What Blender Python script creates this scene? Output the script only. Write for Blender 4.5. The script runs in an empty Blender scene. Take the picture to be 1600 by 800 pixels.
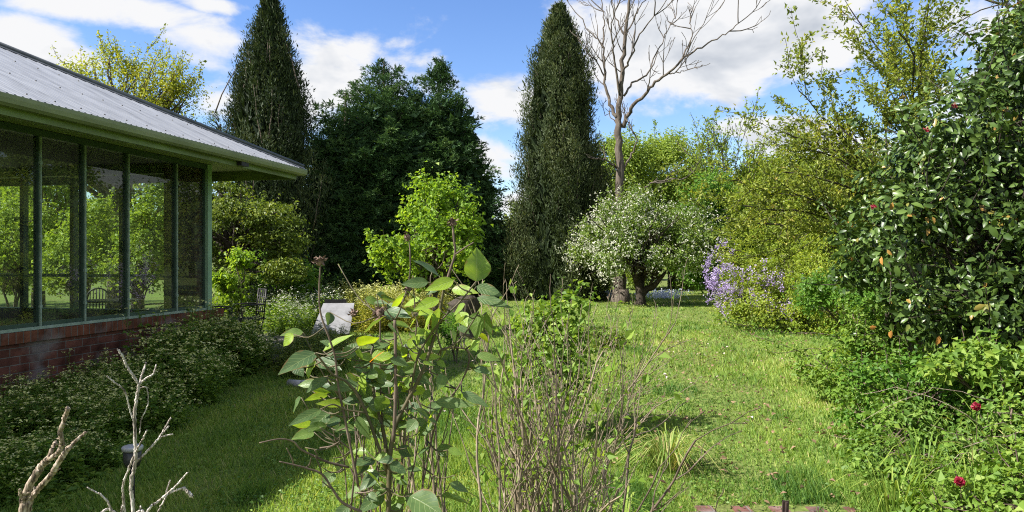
import bpy, math
import numpy as np

rng = np.random.default_rng(11)
F, EYE, HZ = 1100.0, 1.6, 404.0
R = math.radians
scn = bpy.context.scene
COL = scn.collection


def P(px, py, d):
    """photo pixel + distance -> world point"""
    return np.array([(px - 800) / F * d, d, EYE + (HZ - py) / F * d])


def G(px, d, z=0.0):
    return np.array([(px - 800) / F * d, d, z])


def nz(a):
    a = np.asarray(a, float)
    n = np.linalg.norm(a, axis=-1, keepdims=True)
    return a / np.where(n < 1e-9, 1, n)


def rnd(n, a=0.0, b=1.0):
    return rng.uniform(a, b, n)


# ------------------------------------------------------------------ mesh builder
class MB:
    def __init__(self):
        self.v, self.f, self.off = [], [], 0
        self.a = {'var': [], 'lu': [], 'lv': []}

    def add(self, v, faces, var=0.5, mat=0, smooth=False, lu=0.0, lv=0.0):
        v = np.asarray(v, np.float32).reshape(-1, 3)
        n = len(v)
        if not isinstance(faces, (list, tuple)) or (len(faces) and np.ndim(faces[0]) < 2):
            faces = [faces]
        for f in faces:
            f = np.asarray(f, np.int32)
            if f.size:
                self.f.append((f + self.off, mat, smooth))
        self.v.append(v)
        for k, val in (('var', var), ('lu', lu), ('lv', lv)):
            self.a[k].append(np.broadcast_to(np.asarray(val, np.float32), (n,)))
        self.off += n

    def build(self, name, mats, parent=None, loc=None):
        me = bpy.data.meshes.new(name)
        v = np.concatenate(self.v)
        if loc is not None:
            v = v - np.asarray(loc, np.float32)
        lv = np.concatenate([f.ravel() for f, m, s in self.f])
        tot = np.concatenate([np.full(len(f), f.shape[1], np.int32) for f, m, s in self.f])
        mi = np.concatenate([np.full(len(f), m, np.int32) for f, m, s in self.f])
        sm = np.concatenate([np.full(len(f), s, bool) for f, m, s in self.f])
        st = np.concatenate([[0], np.cumsum(tot)[:-1]]).astype(np.int32)
        me.vertices.add(len(v)); me.loops.add(len(lv)); me.polygons.add(len(tot))
        me.vertices.foreach_set('co', v.ravel())
        me.loops.foreach_set('vertex_index', lv)
        me.polygons.foreach_set('loop_start', st)
        me.polygons.foreach_set('material_index', mi)
        me.polygons.foreach_set('use_smooth', sm)
        for k in self.a:
            at = me.attributes.new(k, 'FLOAT', 'POINT')
            at.data.foreach_set('value', np.concatenate(self.a[k]))
        me.update(calc_edges=True)
        for m in (mats if isinstance(mats, (list, tuple)) else [mats]):
            me.materials.append(m)
        o = bpy.data.objects.new(name, me)
        COL.objects.link(o)
        if parent is not None:
            o.parent = parent
        elif loc is not None:
            o.location = tuple(float(x) for x in loc)
        return o


def tag(o, label=None, cat=None, group=None, kind=None):
    if label: o['label'] = label
    if cat: o['category'] = cat
    if group: o['group'] = group
    if kind: o['kind'] = kind
    return o


def thing(name, label, cat, loc=(0, 0, 0), rz=0.0, group=None):
    o = bpy.data.objects.new(name, None)
    o.empty_display_size = 0.2
    COL.objects.link(o)
    o.location = tuple(float(x) for x in loc)
    o.rotation_euler = (0, 0, rz)
    return tag(o, label, cat, group)


def dup(root, loc, rz=0.0, sc=1.0, label=None, group=None):
    r = root.copy(); COL.objects.link(r)
    r.location = tuple(float(x) for x in loc); r.rotation_euler = (0, 0, rz)
    r.scale = (sc, sc, sc) if np.ndim(sc) == 0 else tuple(sc)
    if label: r['label'] = label
    if group: r['group'] = group
    for ch in list(root.children):
        c = ch.copy(); COL.objects.link(c); c.parent = r
        for g in list(ch.children):
            e = g.copy(); COL.objects.link(e); e.parent = c
    return r


# ------------------------------------------------------------------ primitives
def box(mb, x0, x1, y0, y1, z0, z1, var=0.5, mat=0):
    v = [(x, y, z) for z in (z0, z1) for y in (y0, y1) for x in (x0, x1)]
    f = [(0, 2, 3, 1), (4, 5, 7, 6), (0, 1, 5, 4), (2, 6, 7, 3), (0, 4, 6, 2), (1, 3, 7, 5)]
    mb.add(v, np.array(f), var, mat)


def obox(mb, p, q, w, h, var=0.5, mat=0):
    """box bar from p to q with width w and height h"""
    p, q = np.asarray(p, float), np.asarray(q, float)
    d = nz(q - p)
    up = np.array([0, 0, 1.0]) if abs(d[2]) < .95 else np.array([0, 1.0, 0])
    s = nz(np.cross(d, up)); u = np.cross(s, d)
    v = []
    for e in (p, q):
        for a, b in ((-1, -1), (1, -1), (1, 1), (-1, 1)):
            v.append(e + s * a * w / 2 + u * b * h / 2)
    f = [(3, 2, 1, 0), (4, 5, 6, 7), (0, 1, 5, 4), (1, 2, 6, 5), (2, 3, 7, 6), (3, 0, 4, 7)]
    mb.add(v, np.array(f), var, mat)


def tube(mb, pts, rad, sides=6, var=0.5, mat=0, cap=True, bump=0.0):
    pts = np.asarray(pts, float)
    n = len(pts)
    rad = np.broadcast_to(np.asarray(rad, float), (n,))
    t = nz(np.gradient(pts, axis=0))
    ref = np.array([0.31, 0.17, 0.93]) if abs(nz(pts[-1] - pts[0])[2]) < .8 else np.array([.9, .3, .2])
    s = nz(np.cross(t, ref)); u = np.cross(s, t)
    an = np.linspace(0, 2 * math.pi, sides, endpoint=False)
    rr = rad[:, None] * np.ones(sides)
    if bump:
        rr = rr * (1 + bump * rng.standard_normal((n, sides)))
    ring = pts[:, None, :] + rr[..., None] * (np.cos(an)[None, :, None] * s[:, None, :] + np.sin(an)[None, :, None] * u[:, None, :])
    v = ring.reshape(-1, 3)
    i = np.arange(n - 1)[:, None] * sides
    j = np.arange(sides)[None, :]
    k = (j + 1) % sides
    q = np.stack([i + j, i + k, i + sides + k, i + sides + j], -1).reshape(-1, 4)
    faces = [q]
    if cap and sides >= 3:
        faces.append(np.array([list(range(sides))[::-1]]))
        faces.append(np.array([list(range((n - 1) * sides, n * sides))]))
    mb.add(v, faces, var, mat, True)


def curve(pts, n=12):
    """Catmull-Rom resample"""
    p = np.asarray(pts, float)
    if len(p) < 3:
        return np.linspace(p[0], p[-1], n)
    q = np.vstack([2 * p[0] - p[1], p, 2 * p[-1] - p[-2]])
    out = []
    m = len(p) - 1
    for t in np.linspace(0, m - 1e-6, n):
        i = int(t); f = t - i
        a, b, c, d = q[i], q[i + 1], q[i + 2], q[i + 3]
        out.append(.5 * (2 * b + (c - a) * f + (2 * a - 5 * b + 4 * c - d) * f * f + (3 * b - a - 3 * c + d) * f ** 3))
    return np.array(out)


def leaves(mb, pos, dirn, nrm, L, W, var, mat=0, shape='r', fold=.25, droop=.15):
    n = len(pos)
    dirn = nz(dirn)
    s = nz(np.cross(dirn, nrm)); nn = np.cross(s, dirn)
    L = np.broadcast_to(np.asarray(L, float), (n,))[:, None]
    W = np.broadcast_to(np.asarray(W, float), (n,))[:, None]
    var = np.broadcast_to(np.asarray(var, float), (n,))
    b = np.arange(n)[:, None]
    if shape == 't':
        v = np.stack([pos - s * W / 2, pos + s * W / 2, pos + dirn * L], 1)
        mb.add(v.reshape(-1, 3), b * 3 + np.array([[0, 1, 2]]), np.repeat(var, 3), mat)
    elif shape == 'r':
        m = pos + dirn * L * .48
        tip = pos + dirn * L - nn * L * droop
        v = np.stack([pos, m + s * W / 2 + nn * W * fold, tip, m - s * W / 2 + nn * W * fold], 1)
        f = np.concatenate([b * 4 + np.array([[0, 1, 2]]), b * 4 + np.array([[0, 2, 3]])])
        mb.add(v.reshape(-1, 3), f, np.repeat(var, 4), mat)
    else:
        c1 = pos + dirn * L * .34
        c2 = pos + dirn * L * .70 - nn * L * droop * .4
        tip = pos + dirn * L - nn * L * droop * 1.3
        f1 = nn * W * fold
        v = np.stack([pos, c1, c2, tip, c1 + s * W * .48 + f1, c2 + s * W * .40 + f1 * .8,
                      c1 - s * W * .48 + f1, c2 - s * W * .40 + f1 * .8], 1)
        tri = np.concatenate([b * 8 + np.array([[x]]) for x in ((0, 4, 1), (2, 5, 3), (0, 1, 6), (2, 3, 7))])
        qd = np.concatenate([b * 8 + np.array([[x]]) for x in ((1, 4, 5, 2), (1, 2, 7, 6))])
        mb.add(v.reshape(-1, 3), [tri.reshape(-1, 3), qd.reshape(-1, 4)], np.repeat(var, 8), mat, True)


def rdir(n):
    return nz(rng.standard_normal((n, 3)))


UP = np.array([0, 0, 1.0])


def leaf_cloud(mb, cen, bc, cr, per, L, W, mat=0, flat=.7, up=.5, out=.6, jit=.5, droop=0.15, vmix=.5,
               shape='r', v0=0., v1=1., hang=0., fold=.25):
    """leaf clumps: cen (n,3) clump centres, bc (n,3) crown centres they belong to"""
    n = len(cen)
    cv = rnd(n)
    k = rng.poisson(per, n)
    ci = np.repeat(np.arange(n), k)
    m = len(ci)
    crr = np.broadcast_to(np.asarray(cr, float), (n,))[ci][:, None] * np.exp(rng.standard_normal((m, 1)) * .15)
    off = rng.standard_normal((m, 3)) * crr * np.array([1, 1, flat]) * .6
    pos = cen[ci] + off
    o = nz(pos - bc[ci])
    o2 = nz(off + 1e-6)
    nrm = nz(o * out + o2 * .4 + UP * up + rng.standard_normal((m, 3)) * jit)
    d = nz(rdir(m) + o * .6 + o2 * .5 - UP * hang)
    d = nz(d - nrm * (d * nrm).sum(1, keepdims=True) * .9)
    sz = np.exp(rng.standard_normal(m) * .22)
    var = v0 + (v1 - v0) * np.clip(cv[ci] * vmix + rnd(m) * (1 - vmix), 0, 1)
    leaves(mb, pos, d, nrm, L * sz, W * sz, var, mat, shape, fold=fold, droop=droop)


def blob_centres(blobs, n, shell=.55, zmin=None):
    c = np.array([b[0] for b in blobs], float); r = np.array([b[1] for b in blobs], float)
    w = (r.prod(1)) ** (2 / 3.); w /= w.sum()
    cs, bs = [], []
    while sum(map(len, cs)) < n:
        i = rng.choice(len(blobs), n, p=w)
        u = rdir(n)
        f = shell + (1 - shell) * rnd(n) ** .6
        p = c[i] + u * r[i] * f[:, None]
        # drop those buried in another blob
        inside = np.zeros(n, bool)
        for j in range(len(blobs)):
            q = (((p - c[j]) / r[j]) ** 2).sum(1)
            inside |= (q < (shell * .8) ** 2) & (i != j)
        if zmin is not None:
            inside |= p[:, 2] < zmin
        cs.append(p[~inside]); bs.append(c[i][~inside])
    return np.vstack(cs)[:n], np.vstack(bs)[:n]


def limb(mb, p, q, r0, r1, sag=.1, n=8, sides=5, wob=.04):
    p, q = np.asarray(p, float), np.asarray(q, float)
    L = np.linalg.norm(q - p)
    t = np.linspace(0, 1, n)[:, None]
    pts = p + (q - p) * t + UP * (np.sin(t * math.pi) * sag * L) + rng.standard_normal((n, 3)) * wob * L * t * (1 - t) * 2
    tube(mb, pts, np.linspace(r0, r1, n), sides, var=rnd(1)[0])


def grow(mb, p, d, L, r, lev, cfg, tips):
    n = max(3, int(L / cfg['seg']) + 1)
    pts = [np.asarray(p, float)]; d = nz(d); ds = [d]
    for i in range(n):
        d = nz(d + rng.standard_normal(3) * cfg['wob'] + UP * cfg['up'][lev])
        pts.append(pts[-1] + d * L / n); ds.append(d)
    pts = np.array(pts)
    last = lev == cfg['lev']
    r1 = max(r * (.35 if last else .55), cfg.get('rmin', .002))
    tube(mb, pts, np.linspace(max(r, cfg.get('rmin', .002)), r1, len(pts)), 6 if r > .03 else (4 if r > .008 else 3), var=rnd(1)[0], cap=False)
    tips.append((pts, np.array(ds), lev))
    if last:
        return
    k = cfg['n'][lev]
    for j in range(k):
        t = rng.uniform(cfg.get('t0', .3), 1.0) if j else 1.0
        i = min(int(t * n), n)
        dd = ds[i]
        ax = nz(np.cross(dd, rdir(1)[0]))
        a = R(cfg['ang'][lev]) * rng.uniform(.6, 1.3) * (.55 if j == 0 else 1)
        nd = dd * math.cos(a) + ax * math.sin(a)
        rr = r + (r1 - r) * t
        grow(mb, pts[i], nd, L * cfg['ratio'] * rng.uniform(.6, 1.15), rr * cfg.get('rr', .65), lev + 1, cfg, tips)


def tip_leaves(mb, tips, per_m, L, W, minlev, mat=0, spread=.03, up=.5, v0=0, v1=1, shape='r', start=.2, droop=.15, fold=.25):
    ps, ds, vs = [], [], []
    for pts, dd, lev in tips:
        if lev < minlev: continue
        ln = np.linalg.norm(np.diff(pts, axis=0), axis=1).sum()
        k = rng.poisson(ln * per_m)
        if k == 0: continue
        t = (start + (1 - start) * rnd(k)) * (len(pts) - 1)
        i = np.minimum(t.astype(int), len(pts) - 2); f = (t - i)[:, None]
        ps.append(pts[i] * (1 - f) + pts[i + 1] * f)
        ds.append(dd[i]); vs.append(np.full(k, rnd(1)[0]))
    if not ps: return
    pos = np.vstack(ps); dd = np.vstack(ds); vv = np.concatenate(vs)
    m = len(pos)
    d = nz(dd * .6 + rdir(m) * .9)
    pos = pos + rng.standard_normal((m, 3)) * spread
    nrm = nz(UP * up + rng.standard_normal((m, 3)) * .6)
    sz = np.exp(rng.standard_normal(m) * .25)
    leaves(mb, pos, d, nrm, L * sz, W * sz, v0 + (v1 - v0) * np.clip(vv * .5 + rnd(m) * .5, 0, 1), mat, shape, droop=droop, fold=fold)


# ------------------------------------------------------------------ materials
def new_mat(name):
    m = bpy.data.materials.new(name); m.use_nodes = True
    nt = m.node_tree; nt.nodes.clear()
    out = nt.nodes.new('ShaderNodeOutputMaterial')
    return m, nt, out


def N(nt, t, **kw):
    n = nt.nodes.new(t)
    for k, v in kw.items():
        setattr(n, k, v)
    return n


def ramp(nt, stops):
    r = N(nt, 'ShaderNodeValToRGB')
    e = r.color_ramp.elements
    while len(e) < len(stops): e.new(.5)
    for i, (p, c) in enumerate(stops):
        e[i].position = p; e[i].color = (*c, 1)
    return r


def leaf_mat(name, stops, tr=.35, rough=.5, spec=.3, ty=(1.25, 1.15, .5), vein=False):
    m, nt, out = new_mat(name)
    at = N(nt, 'ShaderNodeAttribute', attribute_name='var')
    rp = ramp(nt, stops)
    nt.links.new(at.outputs['Fac'], rp.inputs[0])
    colr = rp.outputs[0]
    if vein:
        au = N(nt, 'ShaderNodeAttribute', attribute_name='lu'); av = N(nt, 'ShaderNodeAttribute', attribute_name='lv')
        ab = N(nt, 'ShaderNodeMath', operation='ABSOLUTE'); nt.links.new(au.outputs['Fac'], ab.inputs[0])
        m1 = N(nt, 'ShaderNodeMath', operation='MULTIPLY_ADD'); m1.inputs[1].default_value = -.28
        nt.links.new(ab.outputs[0], m1.inputs[0]); nt.links.new(av.outputs['Fac'], m1.inputs[2])
        m2 = N(nt, 'ShaderNodeMath', operation='MULTIPLY'); m2.inputs[1].default_value = 44
        nt.links.new(m1.outputs[0], m2.inputs[0])
        sn = N(nt, 'ShaderNodeMath', operation='SINE'); nt.links.new(m2.outputs[0], sn.inputs[0])
        mr = N(nt, 'ShaderNodeMapRange'); mr.inputs[1].default_value = .86; mr.inputs[2].default_value = 1.0
        nt.links.new(sn.outputs[0], mr.inputs[0])
        mid = N(nt, 'ShaderNodeMapRange'); mid.inputs[1].default_value = .07; mid.inputs[2].default_value = .02
        nt.links.new(ab.outputs[0], mid.inputs[0])
        mx = N(nt, 'ShaderNodeMath', operation='MAXIMUM'); nt.links.new(mr.outputs[0], mx.inputs[0]); nt.links.new(mid.outputs[0], mx.inputs[1])
        tc = N(nt, 'ShaderNodeTexCoord')
        nz1 = N(nt, 'ShaderNodeTexNoise'); nz1.inputs['Scale'].default_value = 60; nz1.inputs['Detail'].default_value = 5
        nt.links.new(tc.outputs['Object'], nz1.inputs['Vector'])
        mot = N(nt, 'ShaderNodeMix', data_type='RGBA', blend_type='MULTIPLY'); mot.inputs[0].default_value = .55
        rr = ramp(nt, [(.3, (.6, .65, .6)), (.7, (1.25, 1.2, 1.1))])
        nt.links.new(nz1.outputs['Fac'], rr.inputs[0])
        nt.links.new(colr, mot.inputs[6]); nt.links.new(rr.outputs[0], mot.inputs[7])
        mixv = N(nt, 'ShaderNodeMix', data_type='RGBA'); mixv.inputs[7].default_value = (.30, .36, .14, 1)
        sc = N(nt, 'ShaderNodeMath', operation='MULTIPLY'); sc.inputs[1].default_value = .38
        nt.links.new(mx.outputs[0], sc.inputs[0]); nt.links.new(sc.outputs[0], mixv.inputs[0])
        nt.links.new(mot.outputs[2], mixv.inputs[6]); colr = mixv.outputs[2]
        bp = N(nt, 'ShaderNodeBump'); bp.inputs['Strength'].default_value = .35; bp.inputs['Distance'].default_value = .002
        inv = N(nt, 'ShaderNodeMath', operation='SUBTRACT'); inv.inputs[0].default_value = 1
        nt.links.new(mx.outputs[0], inv.inputs[1]); nt.links.new(inv.outputs[0], bp.inputs['Height'])
    if vein:
        ne = N(nt, 'ShaderNodeTexNoise'); ne.inputs['Scale'].default_value = 38; ne.inputs['Detail'].default_value = 4
        nt.links.new(tc.outputs['Object'], ne.inputs['Vector'])
        ea = N(nt, 'ShaderNodeMath', operation='MULTIPLY_ADD'); ea.inputs[1].default_value = 1.5
        nt.links.new(ne.outputs['Fac'], ea.inputs[0]); nt.links.new(ab.outputs[0], ea.inputs[2])
        er = N(nt, 'ShaderNodeMapRange'); er.inputs[1].default_value = 1.70; er.inputs[2].default_value = 1.86; er.inputs[4].default_value = .75
        nt.links.new(ea.outputs[0], er.inputs[0])
        em = N(nt, 'ShaderNodeMix', data_type='RGBA'); em.inputs[7].default_value = (.20, .11, .04, 1)
        nt.links.new(er.outputs[0], em.inputs[0]); nt.links.new(colr, em.inputs[6]); colr = em.outputs[2]
    bs = N(nt, 'ShaderNodeBsdfPrincipled')
    bs.inputs['Roughness'].default_value = rough
    bs.inputs['Specular IOR Level'].default_value = spec
    nt.links.new(colr, bs.inputs['Base Color'])
    if vein: nt.links.new(bp.outputs[0], bs.inputs['Normal'])
    t = N(nt, 'ShaderNodeBsdfTranslucent')
    mul = N(nt, 'ShaderNodeMix', data_type='RGBA', blend_type='MULTIPLY'); mul.inputs[0].default_value = 1
    mul.inputs[7].default_value = (*[x * 1.3 for x in ty], 1)
    nt.links.new(colr, mul.inputs[6]); nt.links.new(mul.outputs[2], t.inputs[0])
    mx2 = N(nt, 'ShaderNodeMixShader'); mx2.inputs[0].default_value = tr
    nt.links.new(bs.outputs[0], mx2.inputs[1]); nt.links.new(t.outputs[0], mx2.inputs[2])
    nt.links.new(mx2.outputs[0], out.inputs[0])
    return m


def surf(name, stops, scale=8, rough=.7, spec=.3, bump=.3, bscale=None, metal=0, detail=6, stretch=(1, 1, 1), dist=.01):
    m, nt, out = new_mat(name)
    tc = N(nt, 'ShaderNodeTexCoord')
    mp = N(nt, 'ShaderNodeMapping'); mp.inputs['Scale'].default_value = stretch
    nt.links.new(tc.outputs['Object'], mp.inputs[0])
    n1 = N(nt, 'ShaderNodeTexNoise'); n1.inputs['Scale'].default_value = scale; n1.inputs['Detail'].default_value = detail
    n1.inputs['Roughness'].default_value = .65
    nt.links.new(mp.outputs[0], n1.inputs['Vector'])
    rp = ramp(nt, stops); nt.links.new(n1.outputs['Fac'], rp.inputs[0])
    bs = N(nt, 'ShaderNodeBsdfPrincipled'); bs.inputs['Roughness'].default_value = rough
    bs.inputs['Specular IOR Level'].default_value = spec; bs.inputs['Metallic'].default_value = metal
    nt.links.new(rp.outputs[0], bs.inputs['Base Color'])
    if bump:
        n2 = N(nt, 'ShaderNodeTexNoise'); n2.inputs['Scale'].default_value = bscale or scale * 3; n2.inputs['Detail'].default_value = 6
        nt.links.new(mp.outputs[0], n2.inputs['Vector'])
        b = N(nt, 'ShaderNodeBump'); b.inputs['Strength'].default_value = bump; b.inputs['Distance'].default_value = dist
        nt.links.new(n2.outputs['Fac'], b.inputs['Height']); nt.links.new(b.outputs[0], bs.inputs['Normal'])
    nt.links.new(bs.outputs[0], out.inputs[0])
    return m


def brick_mat(name, axis='x', bw=.23, bh=.086, c1=(.105, .042, .030), c2=(.165, .066, .045), mort=(.17, .15, .13), rot=False):
    m, nt, out = new_mat(name)
    tc = N(nt, 'ShaderNodeTexCoord'); sp = N(nt, 'ShaderNodeSeparateXYZ'); cb = N(nt, 'ShaderNodeCombineXYZ')
    nt.links.new(tc.outputs['Object'], sp.inputs[0])
    if axis == 'x':
        nt.links.new(sp.outputs['Y'], cb.inputs[0]); nt.links.new(sp.outputs['Z'], cb.inputs[1])
    elif axis == 'y':
        nt.links.new(sp.outputs['X'], cb.inputs[0]); nt.links.new(sp.outputs['Z'], cb.inputs[1])
    else:
        nt.links.new(sp.outputs['X'], cb.inputs[0]); nt.links.new(sp.outputs['Y'], cb.inputs[1])
    br = N(nt, 'ShaderNodeTexBrick'); br.inputs['Scale'].default_value = 1
    br.inputs['Brick Width'].default_value = bw; br.inputs['Row Height'].default_value = bh
    br.inputs['Mortar Size'].default_value = .006; br.inputs['Mortar Smooth'].default_value = .3; br.inputs['Bias'].default_value = -.1
    br.inputs['Color1'].default_value = (*c1, 1); br.inputs['Color2'].default_value = (*c2, 1); br.inputs['Mortar'].default_value = (*mort, 1)
    if rot: br.offset = 0
    nt.links.new(cb.outputs[0], br.inputs['Vector'])
    n1 = N(nt, 'ShaderNodeTexNoise'); n1.inputs['Scale'].default_value = 5; n1.inputs['Detail'].default_value = 8
    nt.links.new(tc.outputs['Object'], n1.inputs['Vector'])
    rp = ramp(nt, [(.32, (.45, .42, .40)), (.55, (1, 1, 1)), (.75, (1.35, 1.35, 1.4))])
    nt.links.new(n1.outputs['Fac'], rp.inputs[0])
    mu = N(nt, 'ShaderNodeMix', data_type='RGBA', blend_type='MULTIPLY'); mu.inputs[0].default_value = 1
    nt.links.new(br.outputs['Color'], mu.inputs[6]); nt.links.new(rp.outputs[0], mu.inputs[7])
    # lime bloom patches
    n3 = N(nt, 'ShaderNodeTexNoise'); n3.inputs['Scale'].default_value = 2.3; n3.inputs['Detail'].default_value = 7
    nt.links.new(tc.outputs['Object'], n3.inputs['Vector'])
    r3 = ramp(nt, [(.54, (0, 0, 0)), (.66, (.55, .55, .55))]); nt.links.new(n3.outputs['Fac'], r3.inputs[0])
    mg = N(nt, 'ShaderNodeMix', data_type='RGBA'); mg.inputs[7].default_value = (.24, .23, .22, 1)
    nt.links.new(r3.outputs[0], mg.inputs[0]); nt.links.new(mu.outputs[2], mg.inputs[6])
    bs = N(nt, 'ShaderNodeBsdfPrincipled'); bs.inputs['Roughness'].default_value = .9; bs.inputs['Specular IOR Level'].default_value = .15
    nt.links.new(mg.outputs[2], bs.inputs['Base Color'])
    b = N(nt, 'ShaderNodeBump'); b.inputs['Strength'].default_value = .9; b.inputs['Distance'].default_value = .008
    ad = N(nt, 'ShaderNodeMath', operation='MULTIPLY_ADD'); ad.inputs[1].default_value = -1.0
    nt.links.new(br.outputs['Fac'], ad.inputs[0])
    n4 = N(nt, 'ShaderNodeTexNoise'); n4.inputs['Scale'].default_value = 40; n4.inputs['Detail'].default_value = 5
    nt.links.new(tc.outputs['Object'], n4.inputs['Vector']); nt.links.new(n4.outputs['Fac'], ad.inputs[2])
    nt.links.new(ad.outputs[0], b.inputs['Height']); nt.links.new(b.outputs[0], bs.inputs['Normal'])
    nt.links.new(bs.outputs[0], out.inputs[0])
    return m


def glass_mat(name):
    m, nt, out = new_mat(name)
    tr = N(nt, 'ShaderNodeBsdfTransparent'); tr.inputs[0].default_value = (.80, .87, .81, 1)
    gl = N(nt, 'ShaderNodeBsdfGlossy'); gl.inputs['Roughness'].default_value = .015
    lw = N(nt, 'ShaderNodeLayerWeight'); lw.inputs['Blend'].default_value = .5
    pw = N(nt, 'ShaderNodeMath', operation='POWER'); pw.inputs[1].default_value = 5; nt.links.new(lw.outputs['Facing'], pw.inputs[0])
    fr = N(nt, 'ShaderNodeMath', operation='MULTIPLY_ADD'); fr.inputs[1].default_value = .96; fr.inputs[2].default_value = .045; nt.links.new(pw.outputs[0], fr.inputs[0])
    mx = N(nt, 'ShaderNodeMixShader')
    nt.links.new(fr.outputs[0], mx.inputs[0]); nt.links.new(tr.outputs[0], mx.inputs[1]); nt.links.new(gl.outputs[0], mx.inputs[2])
    # dust film
    df = N(nt, 'ShaderNodeBsdfDiffuse'); df.inputs[0].default_value = (.35, .36, .30, 1)
    tc = N(nt, 'ShaderNodeTexCoord'); n1 = N(nt, 'ShaderNodeTexNoise'); n1.inputs['Scale'].default_value = 3.5; n1.inputs['Detail'].default_value = 8
    nt.links.new(tc.outputs['Object'], n1.inputs['Vector'])
    mr = N(nt, 'ShaderNodeMapRange'); mr.inputs[1].default_value = .35; mr.inputs[2].default_value = .8; mr.inputs[3].default_value = .01; mr.inputs[4].default_value = .10
    nt.links.new(n1.outputs['Fac'], mr.inputs[0])
    m2 = N(nt, 'ShaderNodeMixShader'); nt.links.new(mr.outputs[0], m2.inputs[0]); nt.links.new(mx.outputs[0], m2.inputs[1]); nt.links.new(df.outputs[0], m2.inputs[2])
    nt.links.new(m2.outputs[0], out.inputs[0])
    return m


M = {}
M['conifer'] = leaf_mat('conifer_needles', [(0, (.016, .044, .016)), (.55, (.062, .130, .044)), (1, (.15, .235, .08))], tr=.12, rough=.6, spec=.25)
M['cypress'] = leaf_mat('cypress_needles', [(0, (.020, .034, .013)), (.55, (.058, .084, .030)), (.9, (.125, .145, .055)), (1, (.18, .145, .08))], tr=.12, rough=.6, spec=.25)
M['cypdark'] = leaf_mat('dark_cypress_needles', [(0, (.014, .026, .010)), (.6, (.038, .062, .022)), (1, (.095, .115, .042))], tr=.1, rough=.6, spec=.25)
M['plum'] = leaf_mat('plum_leaf', [(0, (.09, .13, .018)), (.6, (.20, .25, .035)), (.9, (.34, .36, .07)), (1, (.36, .25, .09))], tr=.38, rough=.5)
M['gold'] = leaf_mat('gold_leaf', [(0, (.15, .195, .02)), (.6, (.28, .32, .035)), (1, (.43, .42, .08))], tr=.42, rough=.55)
M['maple'] = leaf_mat('maple_leaf', [(0, (.10, .20, .018)), (.6, (.19, .31, .028)), (1, (.30, .40, .05))], tr=.45, rough=.5)
M['limebg'] = leaf_mat('lime_leaf', [(0, (.12, .19, .028)), (.6, (.225, .315, .048)), (1, (.34, .41, .08))], tr=.42, rough=.55)
M['greenbg'] = leaf_mat('fresh_green_leaf', [(0, (.05, .13, .018)), (.6, (.11, .23, .028)), (1, (.20, .32, .05))], tr=.4, rough=.5)
M['yellow'] = leaf_mat('golden_leaf', [(0, (.12, .19, .02)), (.6, (.24, .315, .035)), (.92, (.37, .40, .06)), (1, (.42, .32, .10))], tr=.42, rough=.55)
M['olive'] = leaf_mat('olive_leaf', [(0, (.05, .085, .013)), (.6, (.12, .175, .024)), (1, (.25, .29, .05))], tr=.38, rough=.5)
M['blossleaf'] = leaf_mat('apple_leaf', [(0, (.07, .13, .02)), (.6, (.15, .23, .04)), (1, (.25, .32, .07))], tr=.35, rough=.55)
M['bloss'] = leaf_mat('white_blossom', [(0, (.50, .52, .38)), (1, (.78, .76, .68))], tr=.3, rough=.7, spec=.1, ty=(1, 1, .9))
M['wist'] = leaf_mat('mauve_blossom', [(0, (.31, .23, .43)), (.6, (.46, .38, .58)), (1, (.61, .56, .69))], tr=.3, rough=.7, spec=.1, ty=(1, .9, 1))
M['camellia'] = leaf_mat('camellia_leaf', [(0, (.020, .042, .009)), (.6, (.055, .098, .018)), (.92, (.12, .185, .04)), (.95, (.17, .15, .03)), (.97, (.34, .19, .05)), (1, (.42, .18, .04))], tr=.13, rough=.36, spec=.32)  # lightest greens lift the leaf highlights through colour
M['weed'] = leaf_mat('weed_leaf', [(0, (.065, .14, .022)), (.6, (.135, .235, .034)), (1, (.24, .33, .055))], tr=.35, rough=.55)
M['weedlit'] = leaf_mat('lit_weed_leaf', [(0, (.08, .165, .022)), (.6, (.17, .275, .038)), (1, (.28, .36, .065))], tr=.4, rough=.55)  # brighter copy of the weed leaf, sunlight put into its green
M['weedyel'] = leaf_mat('yellow_weed_leaf', [(0, (.18, .22, .03)), (.6, (.34, .36, .06)), (1, (.50, .44, .12))], tr=.4, rough=.6)
M['cream'] = leaf_mat('cream_flower', [(0, (.52, .56, .16)), (1, (.80, .78, .42))], tr=.3, rough=.7, spec=.1, ty=(1, 1, .8))
M['grass'] = leaf_mat('grass_blade', [(0, (.066, .148, .026)), (.4, (.19, .30, .05)), (.75, (.325, .405, .09)), (1, (.50, .45, .20))], tr=.42, rough=.55)
M['cover'] = leaf_mat('clover_leaf', [(0, (.055, .13, .018)), (.7, (.12, .22, .034)), (1, (.22, .31, .06))], tr=.3, rough=.5)
M['rose'] = leaf_mat('shrub_leaf', [(0, (.055, .105, .048)), (.4, (.11, .18, .062)), (.6, (.16, .26, .042)), (.85, (.25, .37, .03)), (.93, (.30, .37, .03)), (1, (.50, .16, .02))], tr=.42, rough=.42, spec=.45, ty=(1.5, 1.35, .35), vein=True)
M['straw'] = leaf_mat('straw_blade', [(0, (.10, .19, .03)), (.5, (.21, .29, .06)), (.85, (.34, .33, .11)), (1, (.44, .38, .17))], tr=.3, rough=.6)
M['red'] = leaf_mat('red_petal', [(0, (.22, .010, .03)), (1, (.42, .05, .09))], tr=.3, rough=.5, ty=(1.1, .5, .6))
M['pinkpet'] = leaf_mat('fallen_petal', [(0, (.45, .30, .28)), (1, (.70, .58, .55))], tr=.2, rough=.7, ty=(1, .9, .9))
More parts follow.
